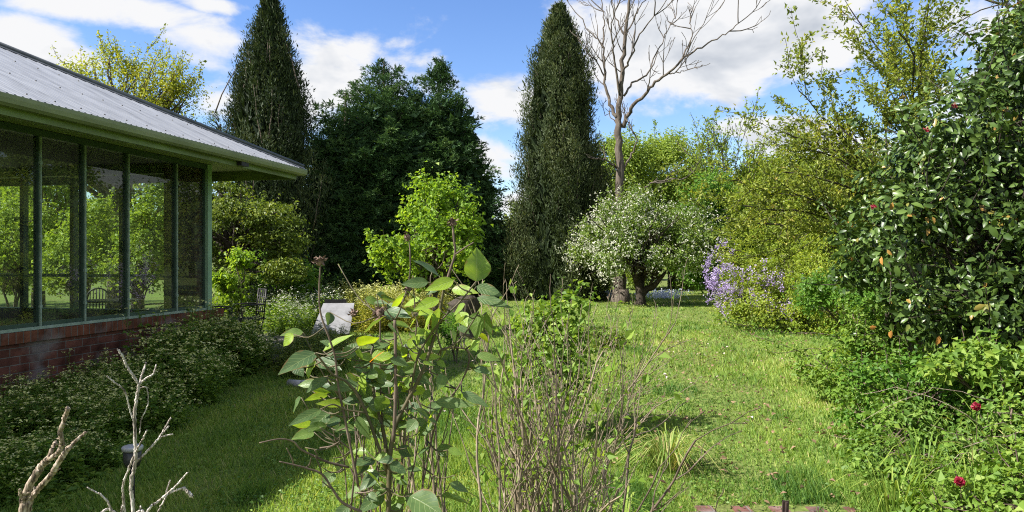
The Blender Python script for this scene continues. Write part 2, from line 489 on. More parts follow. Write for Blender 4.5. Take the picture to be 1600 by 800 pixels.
M['bluebell'] = leaf_mat('pale_blue_flower', [(0, (.40, .44, .60)), (1, (.75, .76, .80))], tr=.3, rough=.7, ty=(1, 1, 1))
M['deadleaf'] = leaf_mat('dead_leaf', [(0, (.10, .06, .035)), (1, (.30, .20, .12))], tr=.15, rough=.8, ty=(1, .8, .5))
M['bark'] = surf('bark', [(.3, (.05, .04, .03)), (.7, (.15, .12, .09))], scale=6, rough=.9, bump=.8, stretch=(4, 4, .6), dist=.03)
M['deadbark'] = surf('weathered_bark', [(.3, (.045, .035, .027)), (.5, (.095, .077, .060)), (.75, (.19, .160, .130))], scale=3, rough=.85, bump=.8, stretch=(4, 4, .5), dist=.03)
M['darkbark'] = surf('dark_bark', [(.3, (.022, .018, .014)), (.7, (.075, .06, .045))], scale=8, rough=.9, bump=.7, stretch=(3, 3, .7), dist=.02)
M['twig'] = surf('grey_twig', [(.3, (.10, .078, .050)), (.55, (.24, .19, .130)), (.75, (.41, .35, .26))], scale=14, rough=.8, bump=.4, dist=.003)
M['dtwig'] = surf('brown_twig', [(.3, (.05, .036, .027)), (.55, (.13, .095, .07)), (.75, (.26, .20, .155))], scale=16, rough=.8, bump=.4, dist=.003)
M['pale'] = surf('bleached_wood', [(.38, (.085, .07, .055)), (.46, (.28, .24, .20)), (.54, (.46, .42, .375)), (.64, (.60, .57, .53))], scale=150, rough=.85, bump=1.0, bscale=260, stretch=(1, 1, .16), dist=.002)
M['tanwood'] = surf('tan_wood', [(.38, (.045, .034, .024)), (.46, (.16, .12, .08)), (.54, (.30, .24, .175)), (.64, (.44, .385, .32))], scale=130, rough=.88, bump=1.0, bscale=240, stretch=(1, 1, .16), dist=.002)
M['gstem'] = surf('green_stem', [(.3, (.045, .045, .022)), (.7, (.12, .095, .05))], scale=14, rough=.6, bump=.2, dist=.002)
M['brown'] = surf('dried_flower', [(.3, (.06, .035, .03)), (.7, (.26, .18, .14))], scale=90, rough=.9, bump=.6, dist=.003)
M['green'] = surf('green_paint', [(.28, (.10, .12, .04)), (.5, (.16, .22, .075)), (.72, (.25, .31, .13))], scale=4, rough=.45, bump=.15, stretch=(1, .3, 1), dist=.004)
M['mint'] = surf('mint_paint', [(.3, (.20, .33, .22)), (.7, (.30, .44, .31))], scale=5, rough=.45, bump=.1, dist=.003)
M['darkgreen'] = surf('dark_green_paint', [(.3, (.036, .066, .048)), (.7, (.068, .108, .082))], scale=6, rough=.45, bump=.1, dist=.003)
M['bead'] = surf('grey_green_bead', [(.3, (.18, .26, .20)), (.7, (.36, .44, .37))], scale=12, rough=.4, bump=.1, dist=.002)
M['soffit'] = surf('soffit_paint', [(.3, (.30, .36, .15)), (.7, (.40, .46, .22))], scale=3, rough=.6, bump=.1, dist=.003)
M['gutter'] = surf('gutter_paint', [(.3, (.14, .16, .075)), (.55, (.21, .24, .115)), (.75, (.29, .28, .18))], scale=5, rough=.5, bump=.1, stretch=(1, .3, 1), dist=.003)
M['iron_roof'] = surf('corrugated_iron', [(.26, (.20, .20, .195)), (.42, (.33, .335, .335)), (.55, (.40, .405, .405)), (.75, (.47, .475, .475))], scale=2.6, rough=.38, spec=.5, bump=.05, metal=.45, stretch=(.4, 3, 1), dist=.002)
M['flash'] = surf('dark_flashing', [(.3, (.07, .08, .09)), (.7, (.15, .16, .17))], scale=6, rough=.5, metal=.3, bump=.1)
M['screw'] = surf('screw_metal', [(.3, (.05, .05, .055)), (.7, (.10, .10, .11))], scale=6, rough=.5, metal=.5, bump=0)
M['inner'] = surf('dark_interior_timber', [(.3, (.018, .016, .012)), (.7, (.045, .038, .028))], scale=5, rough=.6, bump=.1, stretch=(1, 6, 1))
M['iron'] = surf('black_iron', [(.3, (.010, .010, .010)), (.7, (.03, .028, .027))], scale=20, rough=.5, bump=.2, dist=.002)
M['white'] = surf('white_panel_paint', [(.3, (.13, .13, .13)), (.5, (.225, .225, .23)), (.7, (.28, .28, .285))], scale=4, rough=.55, bump=.15, dist=.003)
M['pvc'] = surf('grey_plastic', [(.3, (.28, .28, .28)), (.7, (.42, .42, .42))], scale=9, rough=.45, bump=.05)
M['lampcap'] = surf('grey_lamp_cap', [(.3, (.30, .30, .29)), (.7, (.44, .44, .42))], scale=15, rough=.4, bump=.1, dist=.002)
M['lampbody'] = surf('smoky_plastic', [(.3, (.030, .030, .026)), (.7, (.07, .07, .062))], scale=15, rough=.3, bump=0)
M['stone'] = surf('stone', [(.3, (.085, .078, .066)), (.55, (.155, .14, .118)), (.75, (.24, .22, .19))], scale=7, rough=.9, bump=.6, dist=.01)
M['rust'] = surf('rusty_steel', [(.3, (.020, .014, .012)), (.7, (.055, .036, .028))], scale=30, rough=.8, bump=.4, dist=.002)
M['brickw'] = brick_mat('brick_wall', 'x')
M['brickc'] = brick_mat('brick_coping', 'x', bw=.086, bh=.5, c1=(.15, .055, .032), c2=(.23, .095, .055), rot=True)
M['bricke'] = brick_mat('brick_end', 'y')
M['brickp'] = brick_mat('brick_paving', 'z', bw=.23, bh=.11, c1=(.14, .065, .052), c2=(.21, .115, .09))
M['glass'] = glass_mat('window_glass')


def ground_mat():
    m, nt, out = new_mat('ground_earth')
    tc = N(nt, 'ShaderNodeTexCoord')
    n1 = N(nt, 'ShaderNodeTexNoise'); n1.inputs['Scale'].default_value = .55; n1.inputs['Detail'].default_value = 9; n1.inputs['Roughness'].default_value = .7
    n2 = N(nt, 'ShaderNodeTexNoise'); n2.inputs['Scale'].default_value = 14; n2.inputs['Detail'].default_value = 6
    for n in (n1, n2): nt.links.new(tc.outputs['Object'], n.inputs['Vector'])
    r1 = ramp(nt, [(.30, (.15, .115, .065)), (.40, (.14, .16, .05)), (.6, (.15, .21, .045)), (.75, (.21, .26, .065))])
    nt.links.new(n1.outputs['Fac'], r1.inputs[0])
    r2 = ramp(nt, [(.3, (.5, .5, .45)), (.6, (1, 1, 1)), (.8, (1.3, 1.25, 1.1))]); nt.links.new(n2.outputs['Fac'], r2.inputs[0])
    mu = N(nt, 'ShaderNodeMix', data_type='RGBA', blend_type='MULTIPLY'); mu.inputs[0].default_value = 1
    nt.links.new(r1.outputs[0], mu.inputs[6]); nt.links.new(r2.outputs[0], mu.inputs[7])
    bs = N(nt, 'ShaderNodeBsdfPrincipled'); bs.inputs['Roughness'].default_value = .95; bs.inputs['Specular IOR Level'].default_value = .1
    nt.links.new(mu.outputs[2], bs.inputs['Base Color'])
    b = N(nt, 'ShaderNodeBump'); b.inputs['Strength'].default_value = .8; b.inputs['Distance'].default_value = .04
    nt.links.new(n2.outputs['Fac'], b.inputs['Height']); nt.links.new(b.outputs[0], bs.inputs['Normal'])
    nt.links.new(bs.outputs[0], out.inputs[0])
    return m


M['ground'] = ground_mat()

# ------------------------------------------------------------------ camera, sun, sky
cd = bpy.data.cameras.new('camera'); cam = bpy.data.objects.new('camera', cd); COL.objects.link(cam)
cam.location = (0, 0, EYE); cam.rotation_euler = (R(90), 0, 0)
cd.sensor_width = 36; cd.lens = 36 * F / 1600; cd.shift_y = .0025; cd.clip_start = .05; cd.clip_end = 3000
scn.camera = cam

SUN_EL, SUN_AZ = R(43), R(-107)          # azimuth measured from +Y towards +X
sdir = np.array([math.cos(SUN_EL) * math.sin(SUN_AZ), math.cos(SUN_EL) * math.cos(SUN_AZ), math.sin(SUN_EL)])
sl = bpy.data.lights.new('sun', 'SUN'); so = bpy.data.objects.new('sun', sl); COL.objects.link(so)
sl.energy = 5.0; sl.angle = R(.53); sl.color = (1, .955, .88)
from mathutils import Vector
so.rotation_euler = Vector(tuple(-sdir)).to_track_quat('-Z', 'Y').to_euler()
so.location = (-20, 0, 30)


def build_world():
    w = bpy.data.worlds.new('World'); scn.world = w; w.use_nodes = True
    nt = w.node_tree; nt.nodes.clear()
    L = nt.links.new
    out = N(nt, 'ShaderNodeOutputWorld')
    sky = N(nt, 'ShaderNodeTexSky', sky_type='NISHITA'); sky.sun_disc = False
    sky.sun_elevation = SUN_EL; sky.sun_rotation = SUN_AZ
    sky.air_density = 1.0; sky.dust_density = .3; sky.ozone_density = 2.2
    hs = N(nt, 'ShaderNodeHueSaturation'); hs.inputs['Saturation'].default_value = 1.2; hs.inputs['Hue'].default_value = .512; hs.inputs['Value'].default_value = 1.0
    L(sky.outputs[0], hs.inputs['Color'])
    bg1 = N(nt, 'ShaderNodeBackground'); bg1.inputs[1].default_value = .090
    L(hs.outputs[0], bg1.inputs[0])
    tc = N(nt, 'ShaderNodeTexCoord')
    D = tc.outputs['Generated']
    # cloud banks: soft lobes in directions of the sky, broken up with noise
    lobes = [  # px, py of the direction, radius x (rad), radius z, weight
        (60, 78, .09, .04, 1.0), (150, 12, .12, .028, .8), (330, 70, .08, .036, .7), (345, 8, .06, .012, .6),
        (500, 120, .075, .075, 1.0), (545, 100, .06, .05, .7), (640, 118, .09, .045, .7), (790, 165, .075, .055, .85), (770, 250, .07, .06, .7), (820, 320, .08, .04, .8),
        (1000, 60, .11, .10, 1.05), (1120, 70, .13, .075, 1.3), (1230, 30, .13, .085, 1.2), (1100, 120, .12, .04, .75), (1420, 60, .12, .06, .6), (1230, 210, .075, .028, 1.0), (1150, 200, .05, .018, .7), (1330, 240, .06, .03, .6),
        (1560, 60, .14, .06, .6), (340, 165, .05, .03, .7), (-250, 150, .2, .1, 1.0), (2000, 100, .3, .15, 1.0)]
    acc = None
    lobes = [(np.array([(a - 800) / F, 1, (HZ - b) / F]), c, d, e) for a, b, c, d, e in lobes]
    # unseen cloud added overhead and behind the camera to whiten the fill light
    lobes += [(np.array(v), c, d, e) for v, c, d, e in (((.2, -.2, 1), .7, .5, .95), ((-.6, -1, .5), .6, .3, 1.0), ((.7, -1, .4), .6, .3, 1.0), ((1, .1, .5), .45, .3, .95), ((0, -1, .2), .8, .2, .9))]
    for v, rx, rz, wt in lobes:
        v = v / np.linalg.norm(v)
        sb = N(nt, 'ShaderNodeVectorMath', operation='SUBTRACT'); L(D, sb.inputs[0]); sb.inputs[1].default_value = tuple(v)
        ml = N(nt, 'ShaderNodeVectorMath', operation='MULTIPLY'); L(sb.outputs[0], ml.inputs[0]); ml.inputs[1].default_value = (1 / rx, 1 / rx, 1 / rz)
        ln = N(nt, 'ShaderNodeVectorMath', operation='LENGTH'); L(ml.outputs[0], ln.inputs[0])
        mr = N(nt, 'ShaderNodeMapRange', interpolation_type='SMOOTHSTEP'); L(ln.outputs['Value'], mr.inputs[0])
        mr.inputs[1].default_value = 0.1; mr.inputs[2].default_value = 1.55; mr.inputs[3].default_value = wt; mr.inputs[4].default_value = 0
        if acc is None: acc = mr.outputs[0]
        else:
            ad = N(nt, 'ShaderNodeMath', operation='MAXIMUM'); L(acc, ad.inputs[0]); L(mr.outputs[0], ad.inputs[1]); acc = ad.outputs[0]

    def noise(off, sc, det):
        mp = N(nt, 'ShaderNodeMapping'); mp.inputs['Scale'].default_value = (1, 1, 1.9); mp.inputs['Location'].default_value = off
        L(D, mp.inputs[0])
        n = N(nt, 'ShaderNodeTexNoise'); n.inputs['Scale'].default_value = sc; n.inputs['Detail'].default_value = det; n.inputs['Roughness'].default_value = .58
        n.inputs['Distortion'].default_value = .25
        L(mp.outputs[0], n.inputs['Vector']); return n.outputs['Fac']
    na = noise((3.1, 1.7, .4), 7.5, 10)
    nb = noise((3.1 + .035, 1.7, .4 - .07), 7.5, 4)
    nc = noise((1.3, 5.2, 2.2), 4.0, 4)
    # noise breaks up every lobe, the added unseen ones too
    s1 = N(nt, 'ShaderNodeMath', operation='MULTIPLY_ADD'); L(na, s1.inputs[0]); s1.inputs[1].default_value = 2.1; L(acc, s1.inputs[2])
    mk = N(nt, 'ShaderNodeMapRange', interpolation_type='SMOOTHSTEP'); L(s1.outputs[0], mk.inputs[0])
    mk.inputs[1].default_value = 1.36; mk.inputs[2].default_value = 1.80
    df = N(nt, 'ShaderNodeMath', operation='SUBTRACT'); L(na, df.inputs[0]); L(nb, df.inputs[1])
    sh = N(nt, 'ShaderNodeMath', operation='MULTIPLY_ADD'); L(df.outputs[0], sh.inputs[0]); sh.inputs[1].default_value = 1.6; L(nc, sh.inputs[2])
    # thick parts of a bank are greyer
    th = N(nt, 'ShaderNodeMapRange'); L(s1.outputs[0], th.inputs[0]); th.inputs[1].default_value = 1.7; th.inputs[2].default_value = 2.5; th.inputs[3].default_value = .15; th.inputs[4].default_value = -.22
    s3 = N(nt, 'ShaderNodeMath', operation='ADD'); L(sh.outputs[0], s3.inputs[0]); L(th.outputs[0], s3.inputs[1])
    cr = ramp(nt, [(.18, (.60, .645, .72)), (.42, (.80, .83, .88)), (.60, (.97, .975, .99))])
    L(s3.outputs[0], cr.inputs[0])
    bg2 = N(nt, 'ShaderNodeBackground'); bg2.inputs[1].default_value = .40
    L(cr.outputs[0], bg2.inputs[0])
    mx = N(nt, 'ShaderNodeMixShader'); L(mk.outputs[0], mx.inputs[0]); L(bg1.outputs[0], mx.inputs[1]); L(bg2.outputs[0], mx.inputs[2])
    L(mx.outputs[0], out.inputs[0])


build_world()
vs = scn.view_settings
scn.display_settings.display_device = 'sRGB'
vs.view_transform = 'Standard'; vs.look = 'None'; vs.exposure = 1.28; vs.gamma = 1.0
cy = scn.cycles
cy.max_bounces = 7; cy.diffuse_bounces = 4; cy.glossy_bounces = 3; cy.transmission_bounces = 5; cy.transparent_max_bounces = 12
cy.caustics_reflective = False; cy.caustics_refractive = False
cy.sample_clamp_indirect = 6.0
cy.use_denoising = False
try:
    cy.use_denoising = False
    cy.denoiser = 'OPENIMAGEDENOISE'; cy.denoising_input_passes = 'RGB_ALBEDO_NORMAL'; cy.denoising_prefilter = 'ACCURATE'
except Exception:
    pass
cy.use_adaptive_sampling = False
cy.filter_width = 1.1

# ------------------------------------------------------------------ ground
_ph = rng.uniform(0, 6.28, (10, 2)); _fr = rng.normal(0, .55, (10, 2))


def gz(x, y):
    x = np.asarray(x, float); y = np.asarray(y, float)
    h = np.zeros(np.broadcast(x, y).shape)
    for (a, b), (p, q) in zip(_fr, _ph):
        h = h + np.sin(x * a + p) * np.sin(y * b + q)
    near = np.clip((34 - np.hypot(x, y)) / 8, 0, 1)
    return h * .012 * near


def build_ground():
    mb = MB()
    rr = np.concatenate([np.linspace(0.5, 40, 110), np.geomspace(42, 1500, 26)])
    th = np.linspace(0, 2 * math.pi, 121)[:-1]
    a, b = np.meshgrid(rr, th, indexing='ij')
    x, y = a * np.sin(b), a * np.cos(b)
    v = np.stack([x, y, gz(x, y)], -1).reshape(-1, 3)
    v = np.vstack([v, [[0, 0, 0]]])
    n, m = len(rr), len(th)
    i = np.arange(n - 1)[:, None] * m; j = np.arange(m)[None, :]; k = (j + 1) % m
    q = np.stack([i + j, i + m + j, i + m + k, i + k], -1).reshape(-1, 4)
    c = len(v) - 1
    t = np.array([(c, jj, (jj + 1) % m) for jj in range(m)])
    mb.add(v, [q, t], 0.5, 0, True)
    o = mb.build('ground', M['ground'])
    tag(o, 'lawn ground of the garden', None, None, 'structure')


build_ground()
VN = [(rng.normal(0, 1.0, 2), rng.uniform(0, 6.28)) for _ in range(7)]


def patch(x, y, s=1.0):
    h = 0
    for w, p in VN:
        h = h + np.sin((x * w[0] + y * w[1]) * s + p)
    return h / 3.5


def wall_x(y):
    return -6.503 + .2018 * y


def build_grass():
    mb = MB()
    n = 480000
    d = np.exp(rng.uniform(math.log(2.2), math.log(34), n) * .55 + math.log(1)) if False else None
    u = rnd(n)
    e = -0.25
    d = (2.6 ** e + u * (33 ** e - 2.6 ** e)) ** (1 / e)
    px = rnd(n, -120, 1720)
    x = (px - 800) / F * d
    keep = x > wall_x(d) + .05
    keep &= ~((d < 4.55) & (x > 1.15) & (x < 2.15) & (rnd(n) < .93))          # brick path
    keep &= ~((d > 10.4) & (d < 13.6) & (x < -4.35))                         # patio
    bare = patch(x, d, .9) + .5 * patch(x - 6, d, 3.7) < -.55
    keep &= ~(bare & (rnd(n) < .45))
    x, d = x[keep], d[keep]; m = len(x)
    pt = patch(x, d, 1.3)
    tall = np.clip(1 + pt * .35 + .7 * (patch(x + 9, d, 2.7) > .6) + .4 * (patch(x - 3, d + 2, 6.0) > .5), .5, 2.6)
    h = (.028 + .045 * rnd(m)) * tall * np.where(d > 18, .8, 1)
    W = (.0035 + .0013 * d) * (.7 + .6 * rnd(m))
    az = rnd(m, 0, 6.283)
    lean = .25 + .5 * rnd(m)
    dirn = np.stack([np.cos(az) * lean, np.sin(az) * lean, np.ones(m)], -1)
    nrm = np.stack([-np.sin(az + .7), np.cos(az + .7), rnd(m, -.2, .5)], -1)
    pos = np.stack([x, d, gz(x, d) - .005], -1)
    var = np.clip(.40 + pt * .20 + .16 * patch(x + 3, d - 5, 4.1) + rng.standard_normal(m) * .15 + (rnd(m) < .07) * .4 - .25 * (patch(x + 9, d, 2.7) > .6), 0, 1)
    leaves(mb, pos, dirn, nrm, h, W, var, 0, 't')
    o = mb.build('grass', M['grass'])
    tag(o, 'green unmown grass covering the lawn', 'grass', None, 'stuff')
    # low broad leaved lawn weeds
    mb = MB()
    n = 42000
    u = rnd(n); e = -.5
    d = (3.0 ** e + u * (26 ** e - 3.0 ** e)) ** (1 / e)
    x = (rnd(n, -100, 1700) - 800) / F * d
    keep = (x > wall_x(d) + .05) & ((patch(x + 4, d, 2.2) + .5 * patch(x, d + 7, 5.5) > .35) | (rnd(n) < .12)) & ~((d > 10.4) & (d < 13.6) & (x < -4.35))
    keep &= ~((d < 4.5) & (x > 1.15) & (x < 2.15) & (rnd(n) < .9))
    x, d = x[keep], d[keep]; m = len(x)
    pos = np.stack([x, d, gz(x, d) + .01 + .05 * rnd(m)], -1)
    az = rnd(m, 0, 6.283)
    dirn = np.stack([np.cos(az), np.sin(az), rnd(m, -.1, .5)], -1)
    s = (.016 + .014 * rnd(m)) * (1 + d * .03)
    leaves(mb, pos, dirn, nz(UP + rng.standard_normal((m, 3)) * .35), s, s * .8, rnd(m), 0, 'r')
    o = mb.build('ground_cover', M['cover'])
    tag(o, 'low broad leaved weeds and clover in the lawn', 'ground cover', None, 'stuff')
    # fallen petals and dry leaves
    mb = MB()
    n = 800
    d = rnd(n, 5.5, 24); x = rnd(n, -.5, 1) * d * .42 + .6
    cl = patch(x * 1.4 + 20, d * 1.2, 1.6) > .25
    x, d = x[cl], d[cl]; m = len(x)
    pos = np.stack([x, d, gz(x, d) + .05 + .03 * rnd(m)], -1)
    leaves(mb, pos, rdir(m) * [1, 1, .2], nz(UP + rng.standard_normal((m, 3)) * .3), .03 + .03 * rnd(m), .025 + .02 * rnd(m), rnd(m), 0, 'r')
    n = 900
    d = rnd(n, 4.4, 16); x = rnd(n, 0, 1) * d * .45 + .5
    pos = np.stack([x, d, gz(x, d) + .03 + .03 * rnd(n)], -1)
    leaves(mb, pos, rdir(n) * [1, 1, .3], nz(UP + rng.standard_normal((n, 3)) * .5), .03 + .04 * rnd(n), .025 + .02 * rnd(n), rnd(n), 1, 'r')
    o = mb.build('leaf_litter', [M['pinkpet'], M['deadleaf']])
    tag(o, 'fallen petals and dry leaves scattered over the lawn', 'litter', None, 'stuff')


build_grass()

# ------------------------------------------------------------------ house
HO = np.array([-4.43, 10.26, 0.0]); HR = -math.atan(.2018)
hc, hs_ = math.cos(HR), math.sin(HR)


def H(x, y, z=0.0):
    return np.array([HO[0] + x * hc - y * hs_, HO[1] + x * hs_ + y * hc, z])


def build_house():
    h = thing('house', 'brick sunroom wing with green trim, glazed wall and corrugated iron hip roof', 'house', HO, HR)
    LEN, WID = 13.0, 8.0
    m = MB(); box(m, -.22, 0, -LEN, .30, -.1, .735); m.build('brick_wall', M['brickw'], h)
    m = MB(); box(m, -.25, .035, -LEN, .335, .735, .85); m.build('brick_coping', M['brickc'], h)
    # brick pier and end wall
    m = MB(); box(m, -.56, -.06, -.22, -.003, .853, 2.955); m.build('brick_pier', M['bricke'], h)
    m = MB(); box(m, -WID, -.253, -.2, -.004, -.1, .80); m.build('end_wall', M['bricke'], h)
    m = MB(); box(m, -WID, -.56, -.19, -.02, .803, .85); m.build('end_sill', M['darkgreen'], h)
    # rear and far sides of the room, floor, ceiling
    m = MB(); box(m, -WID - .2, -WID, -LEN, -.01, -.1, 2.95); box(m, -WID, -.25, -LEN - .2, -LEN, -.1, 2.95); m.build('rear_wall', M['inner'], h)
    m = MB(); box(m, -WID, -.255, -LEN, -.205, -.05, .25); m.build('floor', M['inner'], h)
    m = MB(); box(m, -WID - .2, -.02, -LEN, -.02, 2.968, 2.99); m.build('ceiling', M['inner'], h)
    # end opening: beam, posts, rail
    m = MB(); box(m, -WID, -.563, -.16, -.05, 2.84, 2.965); m.build('beam', M['green'], h)
    for x in (-1.33, -2.18, -3.07, -3.95, -4.85, -5.8, -6.8):
        m = MB(); box(m, x - .035, x + .035, -.15, -.06, .853, 2.838); m.build('post', M['darkgreen'], h)
    m = MB(); box(m, -WID, -.30, .01, .06, 1.32, 1.365); m.build('rail', M['mint'], h)
    # corner post
    m = MB(); box(m, -.055, .03, -.045, .05, .853, 2.965); m.build('corner_post', M['mint'], h)
    # head plate and bottom rail of the glazed wall
    m = MB(); box(m, -.09, .012, -LEN, -.048, 2.895, 2.965); m.build('head_plate', M['darkgreen'], h)
    m = MB(); box(m, -.09, .012, -LEN, -.048, .853, .885); m.build('bottom_rail', M['bead'], h)
    ys = [-.05, -.685, -1.59, -2.268, -2.866, -3.5, -4.15, -4.8, -5.45, -6.1]
    for i in range(len(ys) - 1):
        a, b = ys[i], ys[i + 1]
        f = MB()
        box(f, -.07, -.012, b, b + .040, .887, 2.893)               # stile
        box(f, -.07, -.012, a - .012, a - .002, .887, 2.893)
        box(f, -.06, -.015, b + .040, a - .012, .887, .925)
        w = f.build('window', M['darkgreen'], h)
        bd = MB(); box(bd, -.012, .006, b + .004, b + .018, .887, 2.893)
        for z in (1.08, 1.45, 1.82, 2.2, 2.6): box(bd, -.011, .010, b - .004, b + .024, z, z + .03)
        bd.build('glazing_bead', M['bead'], w)
        g = MB(); box(g, -.042, -.038, b + .041, a - .013, .926, 2.892); g.build('pane', M['glass'], w)
    # eaves
    EX, EY = .95, .92
    m = MB(); box(m, .0, EX - .03, -LEN, EY - .03, 2.972, 2.985); box(m, -WID, -.001, .055, EY - .03, 2.972, 2.985)
    m.build('soffit', M['soffit'], h)
    m = MB(); box(m, EX - .055, EX - .03, -LEN, EY - .03, 2.83, 2.970)
    box(m, -WID, EX - .056, EY - .055, EY - .03, 2.83, 2.970); m.build('fascia', M['green'], h)
    # gutter (quad profile with rolled lip) along both eaves
    prof = [(-.028, 2.99), (-.028, 2.90), (.0, 2.892), (.055, 2.892), (.085, 2.915), (.092, 2.955), (.092, 2.985), (.086, 2.993), (.080, 2.985), (.080, 2.92), (-.02, 2.90), (-.02, 2.99)]
    m = MB()
    v = []
    for y in (-LEN, EY): v += [(EX + px + (0 if y < 0 else 0), y + (px if y > 0 else 0), z) for px, z in prof]
    v += [(-WID, EY + px, z) for px, z in prof]
    k = len(prof); f = []
    for s in range(2):
        for i in range(k): f.append((s * k + i, s * k + (i + 1) % k, (s + 1) * k + (i + 1) % k, (s + 1) * k + i))
    m.add(v, np.array(f), .5); g = m.build('gutter', M['gutter'], h)
    # corrugated roof
    tanp = math.tan(R(25)); Z0 = 3.0; RID = -3.3
    m = MB()
    ys_ = np.arange(-LEN, EY + .001, .0095)
    wv = .010 * np.cos(ys_ / .076 * 2 * math.pi)
    X0 = EX + .05
    dist = (EY + .05) - ys_
    xt = np.maximum(X0 - dist, RID)
    rows = 7
    V = []
    for t in np.linspace(0, 1, rows):
        x = X0 + (xt - X0) * t
        V.append(np.stack([x, ys_, Z0 + (X0 - x) * tanp + wv], -1))
    V = np.stack(V, 0)
    nrow, ncol = V.shape[:2]
    i = np.arange(nrow - 1)[:, None] * ncol; j = np.arange(ncol - 1)[None, :]
    q = np.stack([i + j, i + j + 1, i + ncol + j + 1, i + ncol + j], -1).reshape(-1, 4)
    m.add(V.reshape(-1, 3), q, .5, 0, True)
    # thickness edge of the sheets at the eave
    e = np.vstack([V[0], V[0] - [0, 0, .006]]); jj = np.arange(ncol - 1)
    m.add(e, np.stack([jj, jj + ncol, jj + ncol + 1, jj + 1], -1), .5, 1)
    # end slope
    xs_ = np.arange(RID - 4.8, EX + .05, .0095); wv2 = .010 * np.cos(xs_ / .076 * 2 * math.pi)
    Y0 = EY + .05; tt = np.minimum(np.minimum(X0 - xs_, xs_ - (2 * RID - X0)), X0 - RID)
    tt = np.clip(tt, 0, None); yt = Y0 - tt
    V = np.stack([np.stack([xs_, Y0 + (yt - Y0) * t, Z0 + (tt * t) * tanp + wv2], -1) for t in (0, .5, 1)], 0)
    nrow, ncol = V.shape[:2]
    i = np.arange(nrow - 1)[:, None] * ncol; j = np.arange(ncol - 1)[None, :]
    m.add(V.reshape(-1, 3), np.stack([i + j, i + ncol + j, i + ncol + j + 1, i + j + 1], -1).reshape(-1, 4), .5, 0, True)
    # rear slope (plain)
    xr = 2 * RID - X0
    m.add([(RID, -LEN, Z0 + (X0 - RID) * tanp), (RID, Y0 - (X0 - RID), Z0 + (X0 - RID) * tanp), (xr, Y0, Z0), (xr, -LEN, Z0)], np.array([[0, 1, 2, 3]]), .5, 0)
    # roofing screws in rows
    for rowx in (.12, .95, 1.85, 2.75, 3.6):
        for y in np.arange(-LEN + .04, EY - rowx - .1, .152 * 2):
            y = round(y / .076) * .076
            x = X0 - rowx; z = Z0 + rowx * tanp + .011
            tube(m, [(x, y, z - .004), (x - .002, y, z + .006)], .008, 6, .5, 1)
    rf = m.build('roof', [M['iron_roof'], M['screw']], h)
    m = MB()
    c = np.array([X0, Y0, Z0 + .015]); e = np.array([RID, Y0 - (X0 - RID), Z0 + (X0 - RID) * tanp + .015])
    s = nz(np.array([1, -1, 0.]))
    drop = .075 * tanp * .72
    v = [c - s * .075 * 1 - UP * drop, c + UP * .022, c + s * .075 - UP * drop, e - s * .075 - UP * drop, e + UP * .022, e + s * .075 - UP * drop]
    m.add(v, np.array([(0, 1, 4, 3), (1, 2, 5, 4)]), .5, 0)
    tube(m, [c + UP * .025, e + UP * .025], .028, 8, .5, 0)
    m.build('hip_cap', M['flash'], rf)
    m = MB(); box(m, EX - .02, EX + .05, -.72, -.55, 2.84, 2.89); m.build('gutter_outlet', M['iron'], g)
    # furniture inside
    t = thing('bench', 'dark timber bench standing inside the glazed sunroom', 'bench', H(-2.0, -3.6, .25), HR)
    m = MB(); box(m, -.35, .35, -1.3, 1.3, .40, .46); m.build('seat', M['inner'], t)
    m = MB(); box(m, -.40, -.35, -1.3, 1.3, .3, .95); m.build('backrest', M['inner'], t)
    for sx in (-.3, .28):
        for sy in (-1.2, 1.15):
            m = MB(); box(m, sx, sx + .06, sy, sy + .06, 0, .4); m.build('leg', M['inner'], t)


build_house()

# ------------------------------------------------------------------ patio and garden furniture
def build_patio():
    m = MB()
    c = [H(-8, .36), H(1.25, .36), G(470, 13.4), H(-8, 5.2)]
    top = [np.array([p[0], p[1], .115]) for p in c]; bot = [np.array([p[0], p[1], -.1]) for p in c]
    m.add(top + bot, np.array([(0, 1, 2, 3), (1, 0, 4, 5), (2, 1, 5, 6), (3, 2, 6, 7), (0, 3, 7, 4)]), .5)
    o = m.build('patio', M['stone'])
    tag(o, 'stone paved patio at the end of the house', None, None, 'structure')
    m = MB()
    a, b = np.array([*c[1][:2], .09]), np.array([*c[2][:2], .09])
    n = 7
    for i in range(n):
        p = a + (b - a) * (i + .02) / n; q = a + (b - a) * (i + .98) / n
        obox(m, p + rng.normal(0, .008, 3), q + rng.normal(0, .008, 3), .16, .14 + .02 * rnd(1)[0])
    tag(m.build('stone_edging', M['stone']), 'low stone edging along the patio below the weeds', 'edging')


build_patio()


def arc(c, r, a0, a1, ax1, ax2, n=12):
    t = np.linspace(a0, a1, n)[:, None]
    return np.asarray(c) + r * (np.cos(t) * np.asarray(ax1) + np.sin(t) * np.asarray(ax2))


